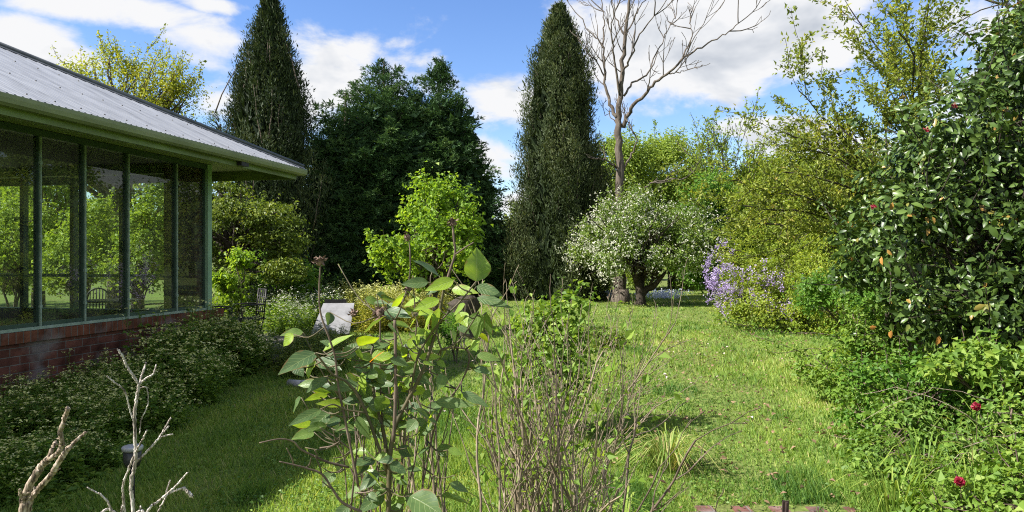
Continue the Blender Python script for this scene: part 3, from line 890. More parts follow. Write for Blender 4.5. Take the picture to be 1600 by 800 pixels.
def iron_chair(label, loc, rz, grp=None, hoop=False, sc=1.0):
    t = thing('garden_chair', label, 'chair', loc, rz, grp); t.scale = (sc,) * 3
    X, Y, Z = np.eye(3)
    m = MB()
    for y in np.linspace(-.2, .2, 8): obox(m, (-.21, y, .44), (.21, y, .44), .03, .014)
    for y in (-.22, .22): obox(m, (-.22, y, .435), (.22, y, .435), .025, .025)
    for x in (-.22, .22): obox(m, (x, -.22, .43), (x, .22, .43), .025, .025)
    m.build('seat', M['iron'], t)
    for sx in (-1, 1):
        for sy in (-1, 1):
            m = MB()
            tube(m, curve([(sx * .21, sy * .20, .43), (sx * .17, sy * .17, .25), (sx * .20, sy * .20, .1), (sx * .25, sy * .25, 0)], 9), .013, 6)
            m.build('leg', M['iron'], t)
    m = MB()
    if hoop:
        tube(m, np.vstack([[(-.2, .2, .43)], arc((0, .24, .68), .2, math.pi, 0, X, Z, 16), [(.2, .2, .43)]]), .017, 6)
        for x in np.linspace(-.14, .14, 6):
            tube(m, [(x, .2, .43), (x, .24, .68 + math.sqrt(.2 ** 2 - x * x))], .012, 5)
    else:
        for x in (-.2, .2): tube(m, [(x, .2, .43), (x, .25, .95)], .013, 6)
        for x in (-.1, 0, .1): tube(m, [(x, .2, .43), (x, .25, .93)], .009, 5)
        for z in (.55, .68, .81, .94): tube(m, [(-.2, .2 + (z - .43) * .1, z), (.2, .2 + (z - .43) * .1, z)], .011, 5)
    m.build('backrest', M['iron'], t)
    for sx in (-1, 1):
        m = MB()
        tube(m, curve([(sx * .21, .22, .68), (sx * .25, .0, .68), (sx * .25, -.18, .66), (sx * .23, -.2, .55), (sx * .21, -.19, .44)], 12), .012, 6)
        m.build('armrest', M['iron'], t)
    return t


iron_chair('dark hoop backed chair on the patio, seen through the glazed wall', H(-4.6, 3.0, .115), .35, None, True)
iron_chair('black grid backed chair seen through the pane beside the brick pier', H(-2.1, 1.7, .115), -.5)
iron_chair('black iron chair nearest the green corner post', G(340, 11.6, .115), 1.9)
iron_chair('black iron chair in front of the lime green shrub', G(388, 12.4, .115), -.9)


def iron_table():
    t = thing('garden_table', 'black iron garden table on the patio behind the sunroom', 'table', H(-3.6, 2.2, .115), .2)
    m = MB()
    tube(m, arc((0, 0, .70), .5, 0, 2 * math.pi, (1, 0, 0), (0, 1, 0), 25), .014, 6)
    for y in np.linspace(-.45, .45, 14):
        w = math.sqrt(.25 - y * y); obox(m, (-w, y, .70), (w, y, .70), .035, .012)
    m.build('tabletop', M['iron'], t)
    for k in range(3):
        a = k * 2.094; m = MB()
        tube(m, curve([(0, 0, .68), (.1 * math.cos(a), .1 * math.sin(a), .4), (.12 * math.cos(a), .12 * math.sin(a), .2), (.36 * math.cos(a), .36 * math.sin(a), 0)], 10), .014, 6)
        m.build('leg', M['iron'], t)


iron_table()


def small_objects():
    # white sloping panel with a dark batten
    t = thing('panel', 'white sloping panel with a dark strip on its top edge, among the weeds', 'panel', G(518, 13.8), .12)
    p = lambda u, v: np.array([u, v * .62, v * .60 + .12])        # board plane, leaning back
    m = MB()
    n = np.array([0, -.60, .62]) * .03
    c = [p(-.40, 0), p(.34, 0), p(.38, .95), p(-.24, .95)]
    m.add([q for q in c] + [q - n for q in c], np.array([(0, 1, 2, 3), (7, 6, 5, 4), (0, 4, 5, 1), (1, 5, 6, 2), (2, 6, 7, 3), (3, 7, 4, 0)]), .5)
    m.build('board', M['white'], t)
    m = MB(); obox(m, p(-.22, 1.0), p(.22, 1.0), .05, .09); m.build('batten', M['iron'], t)
    for a_, b_ in (((-.28, .62 * .85, 0), p(-.22, .8) - n * 2), ((.24, .62 * .85, 0), p(.19, .8) - n * 2), ((-.38, .01, 0), p(-.38, 0) - n), ((.32, .01, 0), p(.32, 0) - n)):
        m = MB(); obox(m, a_, b_, .05, .05); m.build('support', M['darkbark'], t)
    # open plastic pipe lying in the grass
    t = thing('pipe', 'short grey plastic pipe with an open end lying on the shaded grass', 'pipe', G(464, 8.7), -.35)
    m = MB()
    a = np.linspace(0, 2 * math.pi, 25)[:-1]; vs_ = []
    for x, r in ((-.12, .048), (.13, .048), (.13, .043), (-.12, .043)):
        vs_ += [(x, r * math.cos(q), .052 + r * math.sin(q)) for q in a]
    k = 24; f = []
    for s in range(4):
        for i in range(k): f.append((s * k + i, s * k + (i + 1) % k, ((s + 1) % 4) * k + (i + 1) % k, ((s + 1) % 4) * k + i))
    m.add(vs_, np.array(f), .5, 0, True); m.build('tube', M['pvc'], t)
    m = MB(); tube(m, [(.08, 0, .052), (.15, 0, .052)], [.054, .054], 20); m.build('collar', M['pvc'], t)
    # garden lamp
    d = 4.5; b = P(207, 697, d)
    t = thing('garden_lamp', 'round garden lamp with a grey metal cap among the shaded weeds', 'lamp', (b[0], b[1], 0))
    z = b[2]
    m = MB(); tube(m, [(0, 0, z - .025), (0, 0, z - .006), (0, 0, z), (0, 0, z + .003)], [.062, .064, .060, .050], 24); m.build('cap', M['lampcap'], t)
    m = MB(); tube(m, [(0, 0, z - .13), (0, 0, z - .10), (0, 0, z - .026)], [.040, .052, .055], 20); m.build('lens', M['lampbody'], t)
    m = MB(); tube(m, [(0, 0, -.05), (0, 0, z - .13)], .014, 10); m.build('stem', M['iron'], t)
    # stake
    b = P(1226, 782, 4.25)
    t = MB(); box(t, -.019, .019, -.006, .006, -.2, b[2]); box(t, -.006, .006, -.024, .024, -.2, b[2] - .004)
    o = t.build('stake', M['rust']); o.location = (b[0], b[1], 0); o.rotation_euler = (.05, .02, .1)
    tag(o, 'short rusty steel stake standing at the brick path edge', 'stake')
    # brick path
    m = MB()
    for i, x in enumerate(np.arange(1.05, 2.3, .118)):
        for j in range(5):
            y0 = 3.2 + j * .24 + (i % 2) * .12
            if y0 + .23 > 4.58 + .05 * math.sin(i * 2.1): continue
            zz = .018 + rng.normal(0, .006)
            box(m, x, x + .108, y0, y0 + .228, -.05, zz)
    o = m.build('path', M['brickp'])
    tag(o, 'worn red brick path at the lawn edge', None, None, 'structure')


small_objects()

# ------------------------------------------------------------------ trees
def trunk_poly(mb, pts, rads, sides=9, bump=.03, n=16):
    c = curve(pts, n); r = np.interp(np.linspace(0, 1, n), np.linspace(0, 1, len(rads)), rads)
    tube(mb, c, r, sides, bump=bump)


def conifer(name, label, base, height, prof, nbr, mat, group=None, frond=(.15, .026), upw=.35, cat='tree'):
    """broad feathery conifer made of overlapping plumes; prof(t) radius at height fraction t"""
    t = thing(name, label, cat, base, 0, group)
    tm = MB(); tube(tm, [(0, 0, -.2), (0, 0, height * .5), (0, 0, height * .97)], [.28, .16, .03], 8)
    mb = MB()
    z = 1 - np.sqrt(rnd(nbr)) * .99
    z = np.sort(z); az = np.arange(nbr) * 2.399 + rnd(nbr, -.5, .5)
    rad = np.array([prof(q) for q in z]) * rnd(nbr, .74, 1.16) * (1 + .10 * np.sin(az * 2 + z * 8))
    hor = np.stack([np.cos(az), np.sin(az), 0 * az], -1)
    tip = hor * rad[:, None] + UP * (z * height)[:, None]
    # every plume: an axis from inside the crown rising outwards to its tip
    rise = .05 + 1.0 * z ** 2 + rnd(nbr, -.25, .3)
    ax = nz(hor + UP * rise[:, None] + rng.standard_normal((nbr, 3)) * .15)
    Lp = np.minimum(1.7, .5 + rad * .62) * rnd(nbr, .75, 1.2)
    for i in range(0, nbr, 4):
        limb(tm, tip[i] - ax[i] * (Lp[i] + rad[i] * .35), tip[i] - ax[i] * .2, .03, .008, .02, 5, 4)
    per = 130
    ci = np.repeat(np.arange(nbr), per); k = len(ci)
    u = rnd(k) ** .8                                        # 0 tip .. 1 inside
    wid = (.035 + .46 * u ** .85)[:, None] * np.minimum(1, Lp[ci])[:, None]
    off = rng.standard_normal((k, 3)) * wid * [.75, .75, .45]
    pos = tip[ci] - ax[ci] * (u * Lp[ci])[:, None] + off
    d = nz(ax[ci] * 1.0 + nz(off) * .55 + UP * upw * .5 + rng.standard_normal((k, 3)) * .30)
    nrm = nz(UP * .8 + hor[ci] * .6 + rng.standard_normal((k, 3)) * .45)
    cv = rnd(nbr)
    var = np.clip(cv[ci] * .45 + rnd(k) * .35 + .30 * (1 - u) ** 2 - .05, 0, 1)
    sz = np.exp(rng.standard_normal(k) * .3)
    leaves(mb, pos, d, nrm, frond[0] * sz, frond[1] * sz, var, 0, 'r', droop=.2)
    s = nz(np.cross(d, nrm))
    for sg in (-1, 1):
        leaves(mb, pos + d * (frond[0] * sz * .15)[:, None], nz(d + s * sg * .8), nrm, frond[0] * sz * .68, frond[1] * sz * .9, var, 0, 'r', droop=.2)
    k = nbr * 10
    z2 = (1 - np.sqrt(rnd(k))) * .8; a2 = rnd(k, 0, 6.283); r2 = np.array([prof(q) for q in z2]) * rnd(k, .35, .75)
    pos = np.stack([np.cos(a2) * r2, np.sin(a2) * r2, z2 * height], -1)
    leaves(mb, pos, rdir(k) * [1, 1, .5], rdir(k), .55, .28, rnd(k, 0, .3), 0, 'r')  # oversized inner leaves block light; dark tones paint in the interior shade
    tm.build('trunk', M['darkbark'], t)
    mb.build('crown', mat, t)
    return t


def mk_prof(tab, mpp):
    ts = [a for a, b in tab]; rs = [b * mpp for a, b in tab]
    return lambda q: float(np.interp(q, ts, rs))


mp28 = 28 / F
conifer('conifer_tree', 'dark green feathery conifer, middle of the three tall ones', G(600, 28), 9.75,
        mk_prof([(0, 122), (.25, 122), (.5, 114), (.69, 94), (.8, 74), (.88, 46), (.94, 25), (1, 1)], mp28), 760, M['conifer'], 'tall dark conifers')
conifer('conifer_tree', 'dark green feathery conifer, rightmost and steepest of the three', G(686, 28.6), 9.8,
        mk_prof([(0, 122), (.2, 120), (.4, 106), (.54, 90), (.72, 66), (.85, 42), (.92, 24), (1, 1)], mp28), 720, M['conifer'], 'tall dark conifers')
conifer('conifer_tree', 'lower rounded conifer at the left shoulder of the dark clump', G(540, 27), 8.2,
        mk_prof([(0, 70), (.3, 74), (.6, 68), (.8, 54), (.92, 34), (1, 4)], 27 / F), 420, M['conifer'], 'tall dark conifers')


def column_cypress(label, base, height, prof, n, mat, spires, size=(.105, .028), plume=(.95, .17), ragged=.16):
    """column of upright flame-like plumes with dark gaps between them"""
    t = thing('cypress_tree', label, 'tree', base, 0, 'column cypresses')
    tm = MB(); tube(tm, [(0, 0, -.2), (0, 0, height * .5), (0, 0, height * .95)], [.25, .14, .03], 8)
    mb = MB()
    z = 1 - rnd(n) ** .72; z = np.clip(z, 0.0, .99)
    az = np.arange(n) * 2.399 + rnd(n, -.6, .6)
    big = np.sin(az * 2 + z * 5 + 1) * .5 + np.sin(az * 5 + z * 2.5 + 2) * .6 + np.sin(az * 3 - z * 11) * .5 + np.sin(z * 19 + az) * .35
    rad = np.array([prof(q) for q in z]) * (1 + ragged * rng.standard_normal(n) * .8 - .05 + .135 * big)
    keep = (big > -.5) | (rnd(n) < .14)
    z, az, rad, big, n = z[keep], az[keep], rad[keep], big[keep], int(keep.sum())
    hor = np.stack([np.cos(az), np.sin(az), 0 * az], -1)
    tip = hor * rad[:, None] + UP * (z * height)[:, None] + UP * .25
    for sx, sy, sh, sr in spires:
        k = 46; zz = rnd(k) ** 1.2; aa = rnd(k, 0, 6.283); rr = sr * (1 - zz * .9)
        tip = np.vstack([tip, np.stack([sx + np.cos(aa) * rr, sy + np.sin(aa) * rr, sh - (1 - zz) * 2.6], -1)])
        hor = np.vstack([hor, np.stack([np.cos(aa), np.sin(aa), 0 * aa], -1)])
    nn = len(tip)
    Lp = plume[0] * rnd(nn, .65, 1.5)
    ax = nz(UP + hor * rnd(nn, .02, .28)[:, None] + rng.standard_normal((nn, 3)) * .06)
    per = 105
    ci = np.repeat(np.arange(nn), per); k = len(ci)
    u = rnd(k) ** .85
    wid = plume[1] * (.22 + .95 * np.sin(np.clip(u, 0, 1) * 2.4))[:, None]
    off = rng.standard_normal((k, 3)) * wid * [.7, .7, .5]
    pos = tip[ci] - ax[ci] * (u * Lp[ci])[:, None] + off
    d = nz(ax[ci] + nz(off) * .6 + rng.standard_normal((k, 3)) * .35)
    nrm = nz(hor[ci] * .8 + nz(off) * .5 + rng.standard_normal((k, 3)) * .5)
    cv = rnd(nn); cv[:n] = np.clip(cv[:n] * .55 + .25 + .26 * big, 0, 1)  # tone follows the bulges: light streaks and shaded hollows put into the colour
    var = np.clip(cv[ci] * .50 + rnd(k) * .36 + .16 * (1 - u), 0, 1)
    sz = np.exp(rng.standard_normal(k) * .35)
    leaves(mb, pos, d, nrm, size[0] * sz, size[1] * sz, var, 0, 'r', droop=.1)
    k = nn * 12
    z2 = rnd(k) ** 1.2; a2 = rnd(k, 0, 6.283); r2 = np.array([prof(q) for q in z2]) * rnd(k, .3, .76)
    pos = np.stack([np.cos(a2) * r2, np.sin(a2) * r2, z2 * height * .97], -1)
    leaves(mb, pos, nz(UP + rdir(k) * .5), rdir(k), .5, .2, rnd(k, 0, .25), 0, 'r')  # big inner leaves coloured dark, shade inside the column painted in
    for i in range(0, nn, 6):
        limb(tm, tip[i] - ax[i] * (Lp[i] + .9) - hor[i] * .35, tip[i] - ax[i] * .15, .025, .006, 0, 5, 4)
    tm.build('trunk', M['bark'], t); mb.build('crown', mat, t)


mp = 27 / F
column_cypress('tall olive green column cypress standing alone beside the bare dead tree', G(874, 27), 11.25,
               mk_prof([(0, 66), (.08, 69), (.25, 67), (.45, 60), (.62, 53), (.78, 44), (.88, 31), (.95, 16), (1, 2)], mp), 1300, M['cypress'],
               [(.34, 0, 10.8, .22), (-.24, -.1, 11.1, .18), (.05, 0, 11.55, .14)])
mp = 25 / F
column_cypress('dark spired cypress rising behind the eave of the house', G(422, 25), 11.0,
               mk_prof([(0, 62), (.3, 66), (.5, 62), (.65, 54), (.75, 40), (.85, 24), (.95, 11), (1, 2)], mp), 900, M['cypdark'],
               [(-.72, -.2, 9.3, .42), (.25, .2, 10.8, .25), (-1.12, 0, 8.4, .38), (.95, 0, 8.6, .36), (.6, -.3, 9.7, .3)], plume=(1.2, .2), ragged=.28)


def broadleaf(name, label, cat, base, blobs, ncl, cr, per, L, W, mat, trunk_r, fork=.4, barkm='bark', group=None, shell=.5,
              up=.5, hang=0., flat=.7, limbs=30, shape='r', extra=None, zmin=None, fold=.25, lean=(0, 0), stems=1, vmix=.5, jit=.5, droop=.15, sprig=.35):
    base = np.asarray(base, float)
    t = thing(name, label, cat, base, 0, group)
    blobs = [((np.asarray(c) - base), np.asarray(r)) for c, r in blobs]
    cen, bc = blob_centres(blobs, ncl, shell, zmin)
    # bunch the clumps on main limbs so that gaps open between them
    ks = max(5, ncl // 9); sup = cen[rng.choice(len(cen), ks, replace=False)]
    near = sup[np.argmin(((cen[:, None, :] - sup[None]) ** 2).sum(2), 1)]
    cen = cen + (near - cen) * rnd(len(cen), .15, .5)[:, None]
    cr = cr * np.exp(rng.standard_normal(len(cen)) * .28)
    mb = MB(); leaf_cloud(mb, cen, bc, cr, per, L, W, 0, flat, up, hang=hang, shape=shape, fold=fold, vmix=vmix, jit=jit, droop=droop)
    tm = MB()
    top = max(c[2] + r[2] * .5 for c, r in blobs)
    f = top * fork
    forks = []
    for s in range(stems):
        a = rnd(1, 0, 6.28)[0]; off = np.array([math.cos(a), math.sin(a), 0]) * (0 if stems == 1 else trunk_r * 2.2)
        p1 = off * 3 + np.array([lean[0], lean[1], f])
        if trunk_r > 0:
            tube(tm, curve([off - UP * .15, off * 1.3 + np.array([lean[0] * .3, lean[1] * .3, f * .5]), p1], 8), np.linspace(trunk_r * 1.25, trunk_r * .72, 8), 8, bump=.04)
        forks.append(p1)
    ids = rng.choice(len(cen), min(limbs, len(cen)), replace=False)
    for i in ids:
        q = cen[i]; p1 = forks[int(rng.integers(len(forks)))]
        p = p1 * rng.uniform(.75, 1.0) if q[2] > p1[2] * .8 else p1 * max(.3, min(1, q[2] / max(p1[2], .1)))
        limb(tm, p, q, trunk_r * rng.uniform(.25, .5) + .004, .006, .08, 8, 5, .07)
    # shoots standing out of the crown
    size = np.linalg.norm(np.max([r for c, r in blobs], 0)); tips = []
    for i in rng.choice(len(cen), max(6, int(ncl * sprig)), replace=True):
        o = nz(nz(cen[i] - bc[i]) * .8 + UP * .75 + rng.normal(0, .35, 3)); L_ = size * rng.uniform(.10, .26)
        p = cen[i] + o * float(np.mean(cr)) * .3
        fk = forks[int(rng.integers(len(forks)))]; limb(tm, fk * .98, p + o * L_ * .04, .003 + .002 * size, .003, .06, 6, 3, .06)
        q = curve([p, p + o * L_ * .5 + rng.normal(0, .04, 3) * L_, p + nz(o + UP * .3 - UP * hang) * L_], 6)
        tube(tm, q, np.linspace(.006, .002, 6) * max(1, size * .5), 3, cap=False); tips.append((q, np.gradient(q, axis=0), 1))
    tip_leaves(mb, tips, min(150, 2.2 / L) * 1.6, L * .95, W * .95, 0, spread=L * .5, up=up, start=.05, shape=shape)
    if extra: extra(t, cen, bc, tm, mb)
    if tm.v: tm.build('trunk' if stems == 1 else 'wood', M[barkm], t)
    mb.build('crown', mat, t)
    return t


def B(px, py, d, rx, ry, rdep=None):
    s = d / F
    return (P(px, py, d), (rx * s, (rdep if rdep else rx) * s, ry * s))


# lime green maple
broadleaf('maple_tree', 'bright lime green young maple in front of the dark conifers', 'tree', G(680, 15),
          [B(680, 385, 15, 84, 60), B(665, 330, 15, 45, 42), B(725, 330, 15, 34, 42), B(640, 400, 15, 55, 40), B(690, 298, 15, 22, 36), B(740, 385, 15, 32, 40), B(603, 400, 15.2, 26, 22)],
          112, .19, 58, .082, .066, M['maple'], .06, .3, limbs=70, shell=.35, flat=1.2, up=.35, sprig=1.3)

# spring tree behind the roof, seen above it and through the sunroom
broadleaf('spring_tree', 'yellow green spring tree rising behind the ridge of the iron roof', 'tree', G(180, 18.5),
          [B(190, 140, 18.5, 95, 55), B(130, 130, 18.5, 45, 45), B(255, 140, 18.5, 55, 45), B(200, 95, 18.5, 50, 36), B(280, 165, 18.5, 42, 40), B(160, 220, 18.5, 130, 80)],
          260, .28, 62, .064, .042, M['gold'], .17, .5, limbs=150, shell=.35, flat=.6, sprig=.45)
for px, d, lab, r in ((60, 20, 'lime tree seen through the leftmost panes of the sunroom', 95), (215, 22, 'lime tree behind the patio, seen through the panes near the brick pier', 90),
                      (-40, 24, 'lime tree farthest left behind the sunroom', 110)):
    broadleaf('lime_tree', lab, 'tree', G(px, d), [B(px, 330, d, r, 80), B(px - 30, 400, d, r * .8, 50), B(px + 40, 420, d - .8, r * .7, 40), B(px, 270, d, r * .7, 45)],
              150, .34, 60, .10, .075, M['limebg'], .16, .45, limbs=40, shell=.4)

for px, d, lab, r in ((20, 17, 'lime green shrub beyond the sunroom, behind the leftmost panes', 62), (125, 16.5, 'lime green shrub behind the hoop backed chair', 60), (225, 16, 'lime green shrub behind the iron table', 55)):
    broadleaf('lime_shrub', lab, 'shrub', G(px, d), [B(px, 395, d, r, 62), B(px + 20, 350, d, r * .7, 50), B(px - 25, 420, d, r * .7, 40)], 130, .2, 56, .075, .055, M['limebg'], .03, .3, limbs=24, shell=.35, stems=4)

# layered tree at the corner of the house
broadleaf('layered_tree', 'layered green tree overhanging the patio beside the corner post', 'tree', G(372, 16),
          [B(375, 330, 16, 62, 44), B(420, 330, 15.6, 48, 30), B(340, 370, 16, 60, 50), B(440, 375, 15.6, 40, 36), B(400, 410, 15.5, 66, 40), B(455, 425, 15.2, 30, 26), B(330, 300, 16, 50, 28), B(290, 370, 16.5, 50, 60)],
          230, .20, 66, .075, .045, M['olive'], .12, .6, limbs=50, shell=.45, flat=.35, up=.9, barkm='darkbark')
broadleaf('lime_shrub', 'small lime yellow shrub glowing beside the corner post', 'shrub', G(368, 13.2),
          [B(368, 430, 13.2, 30, 32), B(352, 455, 13, 26, 28), B(378, 410, 13.2, 16, 22)], 46, .12, 46, .075, .055, M['maple'], .02, .3, limbs=20, shell=.3, stems=3)
broadleaf('dark_shrub', 'dark green shrub in the shade between the layered tree and conifers', 'shrub', G(440, 17),
          [B(440, 430, 17, 45, 30), B(470, 440, 17, 40, 24)], 50, .2, 60, .07, .05, M['greenbg'], .03, .3, limbs=16, shell=.4, stems=3)

# small far pine
def far_pine():
    b = G(342, 46)
    t = thing('pine_tree', 'small distant pine showing between the roof and the dark cypress', 'tree', b)
    s = 46 / F; tm = MB(); mb = MB()
    tube(tm, curve([(0, 0, 0), (.2, 0, 5), (0, 0, 8), (.1, 0, 10.4)], 12), np.linspace(.28, .06, 12), 8)
    cen = []
    for k in range(26):
        z = rng.uniform(8.2, 11.3); a = rnd(1, 0, 6.28)[0]; r = rng.uniform(.2, 1.0) * (1.0 if z < 10.5 else .6)
        q = np.array([math.cos(a) * r, math.sin(a) * r, z]); cen.append(q)
        limb(tm, (0, 0, z - .5), q, .05, .015, .1, 6, 4)
    cen = np.array(cen); leaf_cloud(mb, cen, cen * 0 + [0, 0, 9.5], .3, 70, .16, .03, 0, .5, .8)
    tm.build('trunk', M['darkbark'], t); mb.build('crown', M['conifer'], t)


far_pine()

# blossom tree
def blossom_extra(t, cen, bc, tm, mb):
    m = MB()
    n = len(cen)
    k = 20; ci = np.repeat(np.arange(n), k); q = len(ci)
    o = nz(cen - bc)
    keepw = np.clip(.5 + .4 * patch(cen[:, 0] * 2, cen[:, 2] * 2 + 3, 1.2) - .18 * cen[:, 0] + .2, .08, 1)
    sel = rnd(q) < keepw[ci]
    ci = ci[sel]; q = len(ci)
    pos = cen[ci] + o[ci] * .10 + rng.standard_normal((q, 3)) * .24
    for s in range(3):
        leaves(m, pos + rng.standard_normal((q, 3)) * .02, rdir(q), nz(o[ci] + rdir(q) * .6), .052, .046, rnd(q), 0, 'r', fold=.35)
    m.build('blossoms', M['bloss'], t)


bt = broadleaf('apple_tree', 'low spreading tree covered with white blossom on the far lawn', 'tree', G(1000, 24, 0),
               [B(1005, 378, 24, 88, 58), B(940, 388, 24, 42, 40), B(1075, 388, 24, 48, 48), B(1000, 340, 24, 55, 38), B(960, 360, 23.8, 40, 40), B(1050, 355, 24, 48, 42), B(968, 404, 23.2, 58, 24), B(1062, 406, 23.4, 50, 22), B(915, 385, 24, 22, 18), B(1115, 380, 24, 26, 26), B(1000, 312, 24, 26, 18), B(1075, 330, 24, 26, 20)],
               330, .25, 70, .08, .05, M['blossleaf'], .0, .35, barkm='darkbark', limbs=0, shell=.4, extra=blossom_extra, sprig=.8)
tm = MB()
s24 = 24 / F
def bp(px, py, off=0.0):
    q = P(px, py, 24 + off) - G(1000, 24, 0); return q
trunk_poly(tm, [bp(1001, 481), bp(1001, 466), bp(1000, 455), bp(996, 440), bp(985, 415)], [.20, .17, .16, .13, .07])
trunk_poly(tm, [bp(1001, 463), bp(1010, 452), bp(1022, 446, -.2), bp(1040, 425, -.4)], [.13, .12, .10, .05])
trunk_poly(tm, [bp(1000, 458), bp(1003, 440, .3), bp(1010, 400, .5)], [.12, .10, .05])
for q in range(34):
    a = bp(rng.uniform(985, 1030), rng.uniform(410, 445), rng.uniform(-.5, .5)); b_ = bp(rng.uniform(910, 1110), rng.uniform(330, 430), rng.uniform(-1.8, 1.8))
    limb(tm, a, b_, .05, .01, .08, 8, 5)
tm.build('trunk', M['darkbark'], bt)


# dead tree
def dead_tree():
    d0 = 25.6; base = G(970, d0)
    t = thing('dead_tree', 'tall bare dead tree with forking grey limbs against the cloud', 'tree', base)
    m = MB(); s = d0 / F
    tips = []
    def pl(pts, w0, w1, off=(0, 0), n=None, twigs=3, tl=1.2):
        k = len(pts); o = np.linspace(off[0], off[1], k)
        w = np.array([P(x, y, d0 + oo) - base for (x, y), oo in zip(pts, o)])
        n = n or k * 4
        c = curve(w, n); c[1:-1] += rng.standard_normal((n - 2, 3)) * .025
        tube(m, c, (w1 + (w0 - w1) * (1 - np.linspace(0, 1, n)) ** 1.35) * s / 2 * .78, 8 if w0 > 6 else 5, bump=.03)
        cfg = dict(seg=.25, wob=.11, up=[.12, .10, .10], lev=2, n=[3, 2, 0], ang=[32, 30, 0], ratio=.62, rr=.6, rmin=.010)
        dd = np.gradient(c, axis=0)
        for _ in range(max(1, int(twigs * .75))):
            i = int(rng.uniform(.3, 1) * (n - 1)); e = nz(dd[i])
            ax = nz(np.cross(e, rdir(1)[0])); a = R(rng.uniform(30, 60))
            grow(m, c[i], e * math.cos(a) + ax * math.sin(a) + UP * .15, tl * rng.uniform(.5, 1.2), .024, 0, cfg, tips)
        e = nz(dd[-1]); grow(m, c[-1], e, tl * .8, max(w1 * s / 2, .015), 0, cfg, tips)
    pl([(970, 476), (970, 455), (968, 400), (968, 330), (968, 260), (966, 210), (967, 175), (970, 140), (973, 100), (977, 50), (984, 0), (988, -45)], 26, 5, (0, 0), 50, 6, 1.3)
    tube(m, [P(970, 478, d0) - base, P(970, 468, d0) - base, P(970, 452, d0) - base], [.44, .38, .30], 10, bump=.05)
    pl([(974, 200), (982, 178), (992, 163), (1010, 145), (1026, 127), (1045, 115), (1066, 92), (1092, 76), (1120, 60), (1140, 48), (1160, 32)], 9, 1.6, (0, -1.8), 40, 9, 1.3)
    pl([(1045, 115), (1062, 112), (1074, 108)], 3, 1.2, (-.8, -1.2), None, 3, .7)
    pl([(1066, 92), (1082, 55), (1078, 35)], 3.5, 1.3, (-1, -.6), None, 3, .8)
    pl([(965, 185), (955, 165), (948, 145), (945, 118), (944, 88), (940, 68), (922, 50), (905, 25)], 8, 2, (0, 1.2), 30, 7, 1.2)
    pl([(946, 125), (934, 98), (920, 84), (912, 74)], 3.5, 1.3, (.6, .2), None, 3, .8)
    pl([(942, 75), (944, 45), (942, 15), (936, -20)], 4, 1.6, (.9, 1.5), None, 5, 1.1)
    pl([(969, 150), (960, 90), (955, 55), (958, 20), (952, -15)], 5, 1.6, (0, -1.2), None, 5, 1.0)
    pl([(975, 150), (990, 128), (1010, 118), (1020, 95), (1034, 66), (1046, 40), (1057, 22)], 5, 1.5, (0, 1.5), None, 6, 1.1)
    pl([(973, 112), (986, 88), (998, 58), (1018, 30), (1040, 2)], 5, 1.6, (0, -1.4), None, 6, 1.2)
    pl([(977, 60), (990, 30), (1005, 5), (1020, -25)], 4, 1.5, (0, .9), None, 4, 1.0)
    pl([(976, 55), (962, 25), (955, -10)], 4, 1.5, (0, .5), None, 4, 1.0)
    pl([(972, 268), (981, 252), (990, 236), (994, 216), (985, 198), (979, 186)], 5, 2, (0, -.5), None, 3, .7)
    pl([(963, 262), (952, 253), (940, 249), (930, 248)], 5, 2, (0, -.6), None, 2, .6)
    pl([(972, 330), (990, 312), (1004, 298), (1020, 286), (1045, 281), (1066, 280)], 5, 2, (0, -1.2), None, 3, .7)
    pl([(966, 200), (955, 182), (945, 178)], 3, 1.2, (0, .6), None, 2, .6)
    m.build('trunk', M['deadbark'], t)


dead_tree()

# trees behind the blossom tree
bgt = []
def bg_tree(label, px, top, bot, d, hw, mat, n=140, L=.13, W=.09, group='leafy trees behind the blossom tree', cr=.45, per=80, name='leafy_tree', nb=6):
    h = (bot - top)
    bl = [B(px, top + h * .55, d, hw, h * .45), B(px, top + h * .28, d, hw * .8, h * .26)]
    for k in range(nb):
        bl.append(B(px + rng.uniform(-.7, .7) * hw, top + h * rng.uniform(.18, .75), d + rng.uniform(-1, 1), hw * rng.uniform(.35, .6), h * rng.uniform(.16, .24)))
    bl.append(B(px, top + h * .13, d, hw * .4, h * .14))
    return broadleaf(name, label, 'tree', G(px, d), bl, n, cr, per, L, W, mat, .2, .4, limbs=30, group=group, shell=.45)


bg_tree('rounded lime green tree just right of the column cypress', 965, 205, 470, 36, 64, M['limebg'], 330, .12, .085, per=105)
bg_tree('rounded lime green tree behind the blossom tree, tallest of the leafy row', 1050, 192, 470, 38, 80, M['limebg'], 420, .12, .085, per=105)
bg_tree('deep fresh green tree on the right shoulder of the blossom tree', 1118, 278, 470, 31, 60, M['greenbg'], 300, .12, .09)
bg_tree('golden green tree behind the mauve wisteria', 1190, 235, 470, 33, 66, M['yellow'], 320, .12, .08)
bg_tree('dull green tree topping the golden shrubs', 1235, 222, 460, 37, 56, M['olive'], 200)
bg_tree('golden green tree at the back behind the camellia', 1320, 235, 470, 31, 100, M['yellow'], 360, .12, .08)
bg_tree('green tree between the conifers and the column cypress', 790, 375, 470, 31, 34, M['olive'], 60)


def spindly():
    t = thing('sapling', 'thin open twiggy tree against the sky above the golden shrubs', 'tree', G(1128, 33))
    tm, mb, tips = MB(), MB(), []
    cfg = dict(seg=.5, wob=.10, up=[.1, .12, .1, .08], lev=3, n=[9, 5, 3, 0], ang=[28, 32, 34, 0], ratio=.5, rr=.5, rmin=.012, t0=.45)
    for k in range(3):
        grow(tm, (rng.uniform(-.8, 1.2), 0, 0), np.array([rng.uniform(-.08, .1), 0, 1]), 5.0, .07, 0, cfg, tips)
    tip_leaves(mb, tips, 14, .11, .07, 2, spread=.08)
    tm.build('trunk', M['bark'], t); mb.build('crown', M['limebg'], t)


spindly()

